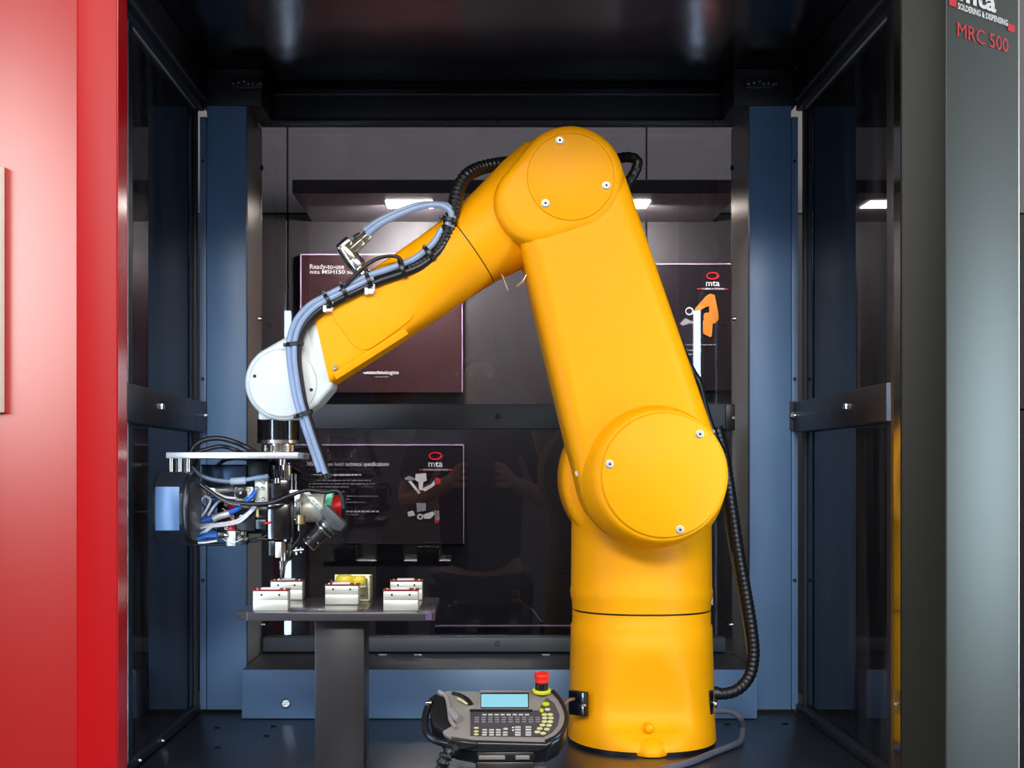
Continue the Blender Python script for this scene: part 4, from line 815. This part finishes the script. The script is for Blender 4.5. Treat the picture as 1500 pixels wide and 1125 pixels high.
# left grip
pg = [uv(*p) for p in ((640, 1013), (630, 1022), (624, 1036), (622, 1054), (627, 1068), (640, 1077), (655, 1081), (668, 1083))]
bm = tube(B(), [fw(a_, b_, -.008) for a_, b_ in pg], .0042, 12); obj('hand_grip_rail', bm, PENDB, tp)
fplate('grip_well', [(640, 1016), (652, 1020), (657, 1040), (664, 1062), (650, 1070), (634, 1060), (630, 1040)], -.02, -.0004, mat('well_black', (6, 6, 8), .6), .002)
bm = tube(B(), [fw(*uv(x, y), .001) for x, y in ((643, 1014), (654, 1022), (658, 1040), (660, 1055), (668, 1068))], .0026, 10); obj('inner_rim', bm, PEND, tp)
bm = tube(B(), [fw(*uv(x, y), .004) for x, y in ((661, 1046), (667, 1053), (673, 1058))], .0052, 12); obj('enabling_switch', bm, PEND, tp)
bm = tube(B(), [fw(*uv(x, y), .000) for x, y in ((663, 1015), (674, 1018), (684, 1024), (690, 1032))], .0038, 10, flat=.5); obj('face_recess', bm, mat('well_black', (6, 6, 8)), tp)
bm = tube(B(), [fw(*uv(x, y), .0018) for x, y in ((671, 1025), (678, 1029), (684, 1033))], .0022, 10, flat=.5); obj('mode_key', bm, KEYY, tp)
obj('side_knob', lathe(B(), fw(*uv(632, 1026), -.004), fw(*uv(624, 1026), -.004), [(0, .003), (.5, .0036), (1, .002)], 16), CHROME, tp)
bm = tube(B(), [fw(*uv(x, y), -.001) for x, y in ((810, 1012), (822, 1026), (830, 1045), (828, 1062), (817, 1077), (800, 1086))], .0028, 10); obj('rounded_bumper', bm, PENDB, tp)
# front underside and stand
obj('lower_bumper', prism(B(), [P(x, y, 1.662) for x, y in ((668, 1085), (800, 1088), (812, 1082), (806, 1096), (790, 1102), (700, 1103), (668, 1098), (655, 1088))], (0, .03, 0)), PENDB, tp, bevel=.003, seg=3)
obj('cable_inlet', prism(B(), [P(x, y, 1.655) for x, y in ((660, 1083), (700, 1088), (700, 1094), (672, 1099))], (0, .02, 0)), PENDB, tp, bevel=.002)
obj('stand_clip', pbox(B(), 701, 740, 1107, 1113, 1.66, .02), PEND, tp, bevel=.0008); obj('stand_clip', pbox(B(), 755, 776, 1107, 1113, 1.66, .02), PEND, tp, bevel=.0008)
obj('stand', pbox(B(), 697, 783, 1101, 1116, 1.664, .05), BLKP, tp, bevel=.002)
obj('stand_foot', box(B(), X(697, 1.664), X(783, 1.664), 1.664, 1.76, FLZ+.0005, H(1116, 1.664)), BLKP, tp, bevel=.002)
obj('stand_base', box(B(), X(665, 1.68), X(808, 1.68), 1.675, 1.78, FLZ+.0005, FLZ+.004), STEEL, tp, bevel=.0005)
cc = thing('coiled_cable', 'black ribbed cable hanging from the left corner of the pendant', 'cable', loc=P(645, 1125, 1.65))
pipe('ribbed_sleeve', [(666, 1092, 1.665), (660, 1100, 1.655), (652, 1110, 1.65), (648, 1125, 1.65), (650, 1139, 1.66), (658, 1150, 1.70)], .0068, CONDUIT, cc, n=14, ribs=14, amp=.14)
pipe('side_cable', [(826, 1032, 1.74), (832, 1026, 1.78), (840, 1024, 1.88)], .0022, GREYC, cc, n=8)

# ------------------------------------------------------------------ the person taking the picture (seen only as a reflection)
SKIN = mat('skin', (205, 150, 125), .5, noise=.05); SHIRT = mat('navy_shirt', (24, 30, 52), .8, noise=.1); JEANS = mat('blue_jeans', (30, 46, 82), .85, noise=.2, scale=200); HAIR = mat('dark_hair', (30, 24, 20), .7, noise=.2); SHOE = mat('shoe_leather', (26, 22, 22), .5)
def skinned(name, verts, edges, m, parent=None, root=0, sub=2):
    me = bpy.data.meshes.new(name); me.from_pydata([v[:3] for v in verts], edges, []); o = link(name, me, m, parent)
    sk = o.modifiers.new('skin', 'SKIN'); sk.use_smooth_shade = True
    lay = me.skin_vertices[0].data if me.skin_vertices else None
    if lay is None:
        bm_ = bmesh.new(); bm_.from_mesh(me); bm_.verts.layers.skin.verify(); bm_.to_mesh(me); bm_.free(); lay = me.skin_vertices[0].data
    for i, v in enumerate(verts):
        r = v[3]; lay[i].radius = (r, v[4] if len(v) > 4 else r); lay[i].use_root = (i == root)
    ss = o.modifiers.new('smooth', 'SUBSURF'); ss.levels = sub; ss.render_levels = sub; return o
PX, PY = .01, -.34
V = []; E = []
def add(x, y, z, r, par=None, r2=None):
    V.append((PX+x, PY+y, z, r, r2 or r)); 
    if par is not None: E.append((par, len(V)-1))
    return len(V)-1
pel = add(0, 0, .90, .105, None, .08); wa = add(0, 0, 1.05, .10, pel, .07); che = add(0, .0, 1.24, .15, wa, .10); nb_ = add(0, 0, 1.38, .085, che, .07); nk = add(0, .01, 1.45, .050, nb_); hd = add(0, .03, 1.53, .070, nk, .08); ht = add(0, .025, 1.62, .062, hd, .075)
for s in (-1, 1):
    a = add(s*.18, 0, 1.37, .055, nb_); b_ = add(s*.25, .02, 1.14, .040, a); c_ = add(s*.13, .20, 1.20, .027, b_); wr = add(s*.085, .27, 1.225, .022, c_); pm = add(s*.075, .305, 1.235, .024, wr, .016)
    for k in range(4):
        f1 = add(s*(.072+.004*k), .330, 1.265-.021*k, .008, pm); f2 = add(s*(.055+.002*k), .338, 1.270-.021*k, .0075, f1); add(s*(.040+.003*(k % 2)), .331, 1.270-.020*k, .0065, f2)
    t1 = add(s*.066, .292, 1.262, .010, pm); add(s*.048, .300, 1.275, .008, t1)
    h_ = add(s*.09, 0, .86, .088, pel); kn = add(s*.10, .02, .48, .058, h_); an = add(s*.10, -.02, .09, .038, kn); hl = add(s*.10, -.01, .045, .036, an); add(s*.11, .13, .035, .032, hl)
per = skinned('person', V, E, SKIN, None, 0); tag(per, 'person in navy shirt and jeans holding up a phone, mirrored in the rear glass', 'person'); WM[per.name] = Matrix.Identity(4)
V = []; E = []
w0 = add(0, 0, .86, .165, None, .13); w1 = add(0, 0, 1.08, .142, w0, .105); w2 = add(0, 0, 1.24, .166, w1, .115); w3 = add(0, 0, 1.37, .10, w2, .085)
for s in (-1, 1): a = add(s*.18, 0, 1.365, .068, w3); add(s*.235, .015, 1.19, .058, a)
skinned('shirt', V, E, SHIRT, per)
V = []; E = []
p0 = add(0, 0, .92, .145, None, .11)
for s in (-1, 1): h_ = add(s*.09, 0, .84, .098, p0); kn = add(s*.10, .02, .48, .070, h_); add(s*.10, -.02, .12, .056, kn)
skinned('trousers', V, E, JEANS, per)
V = []; E = []; a = add(0, -.005, 1.56, .072, None, .062); add(0, .0, 1.635, .068, a, .076); skinned('hair', V, E, HAIR, per)
for s in (-1, 1): V = []; E = []; a = add(s*.10, -.03, .045, .045); add(s*.11, .13, .038, .038, a); skinned('shoe', V, E, SHOE, per)
for s in (-1, 1):
    obj('eye', lathe(B(), (PX+s*.030, PY+.098, 1.565), (PX+s*.030, PY+.108, 1.565), [(0, .012), (.5, .011), (1, .005)], 12), INK, per); obj('ear', lathe(B(), (PX+s*.068, PY+.02, 1.555), (PX+s*.082, PY+.015, 1.555), [(0, .02), (1, .024)], 12), SKIN, per, bevel=.003)
obj('nose', prism(B(), [(PX-.009, PY+.10, 1.53), (PX+.009, PY+.10, 1.53), (PX, PY+.10, 1.57)], (0, .022, -.006)), SKIN, per, bevel=.003)
obj('mouth', box(B(), PX-.022, PX+.022, PY+.1, PY+.109, 1.503, 1.511), mat('lips', (170, 90, 85), .5), per, bevel=.002)
ph = thing('smartphone', 'dark smartphone held up in both hands of the person', 'phone', loc=(0, -.02, 1.2))
obj('case', box(B(), -.056, .060, -.030, -.021, 1.214, 1.272), BLKP, ph, bevel=.003); obj('screen_glass', box(B(), -.052, .056, -.0312, -.0302, 1.217, 1.269), GLB, ph)
# things of the hall that the rear glass mirrors
wd = thing('wood_clad_column', 'brown timber-clad column standing in the hall behind the viewer', 'column', loc=(.62, -1.9, 0))
for k in range(11): obj('board', box(B(), .50, .86, -1.98, -1.70, .002+k*.30, .298+k*.30), mat('hall_timber', (120, 70, 42), .5, noise=.3, scale=1, brushed=(3, 3, 30)), wd, bevel=.002)
pt = thing('display_counter', 'pale display counter with a dark top in the hall', 'counter', loc=(-.75, -1.6, 0))
obj('counter_body', box(B(), -1.25, -.42, -1.9, -1.5, 0, 1.02), hallw, pt, bevel=.004); obj('counter_top', box(B(), -1.28, -.39, -1.93, -1.47, 1.021, 1.05), BLKP, pt, bevel=.002)
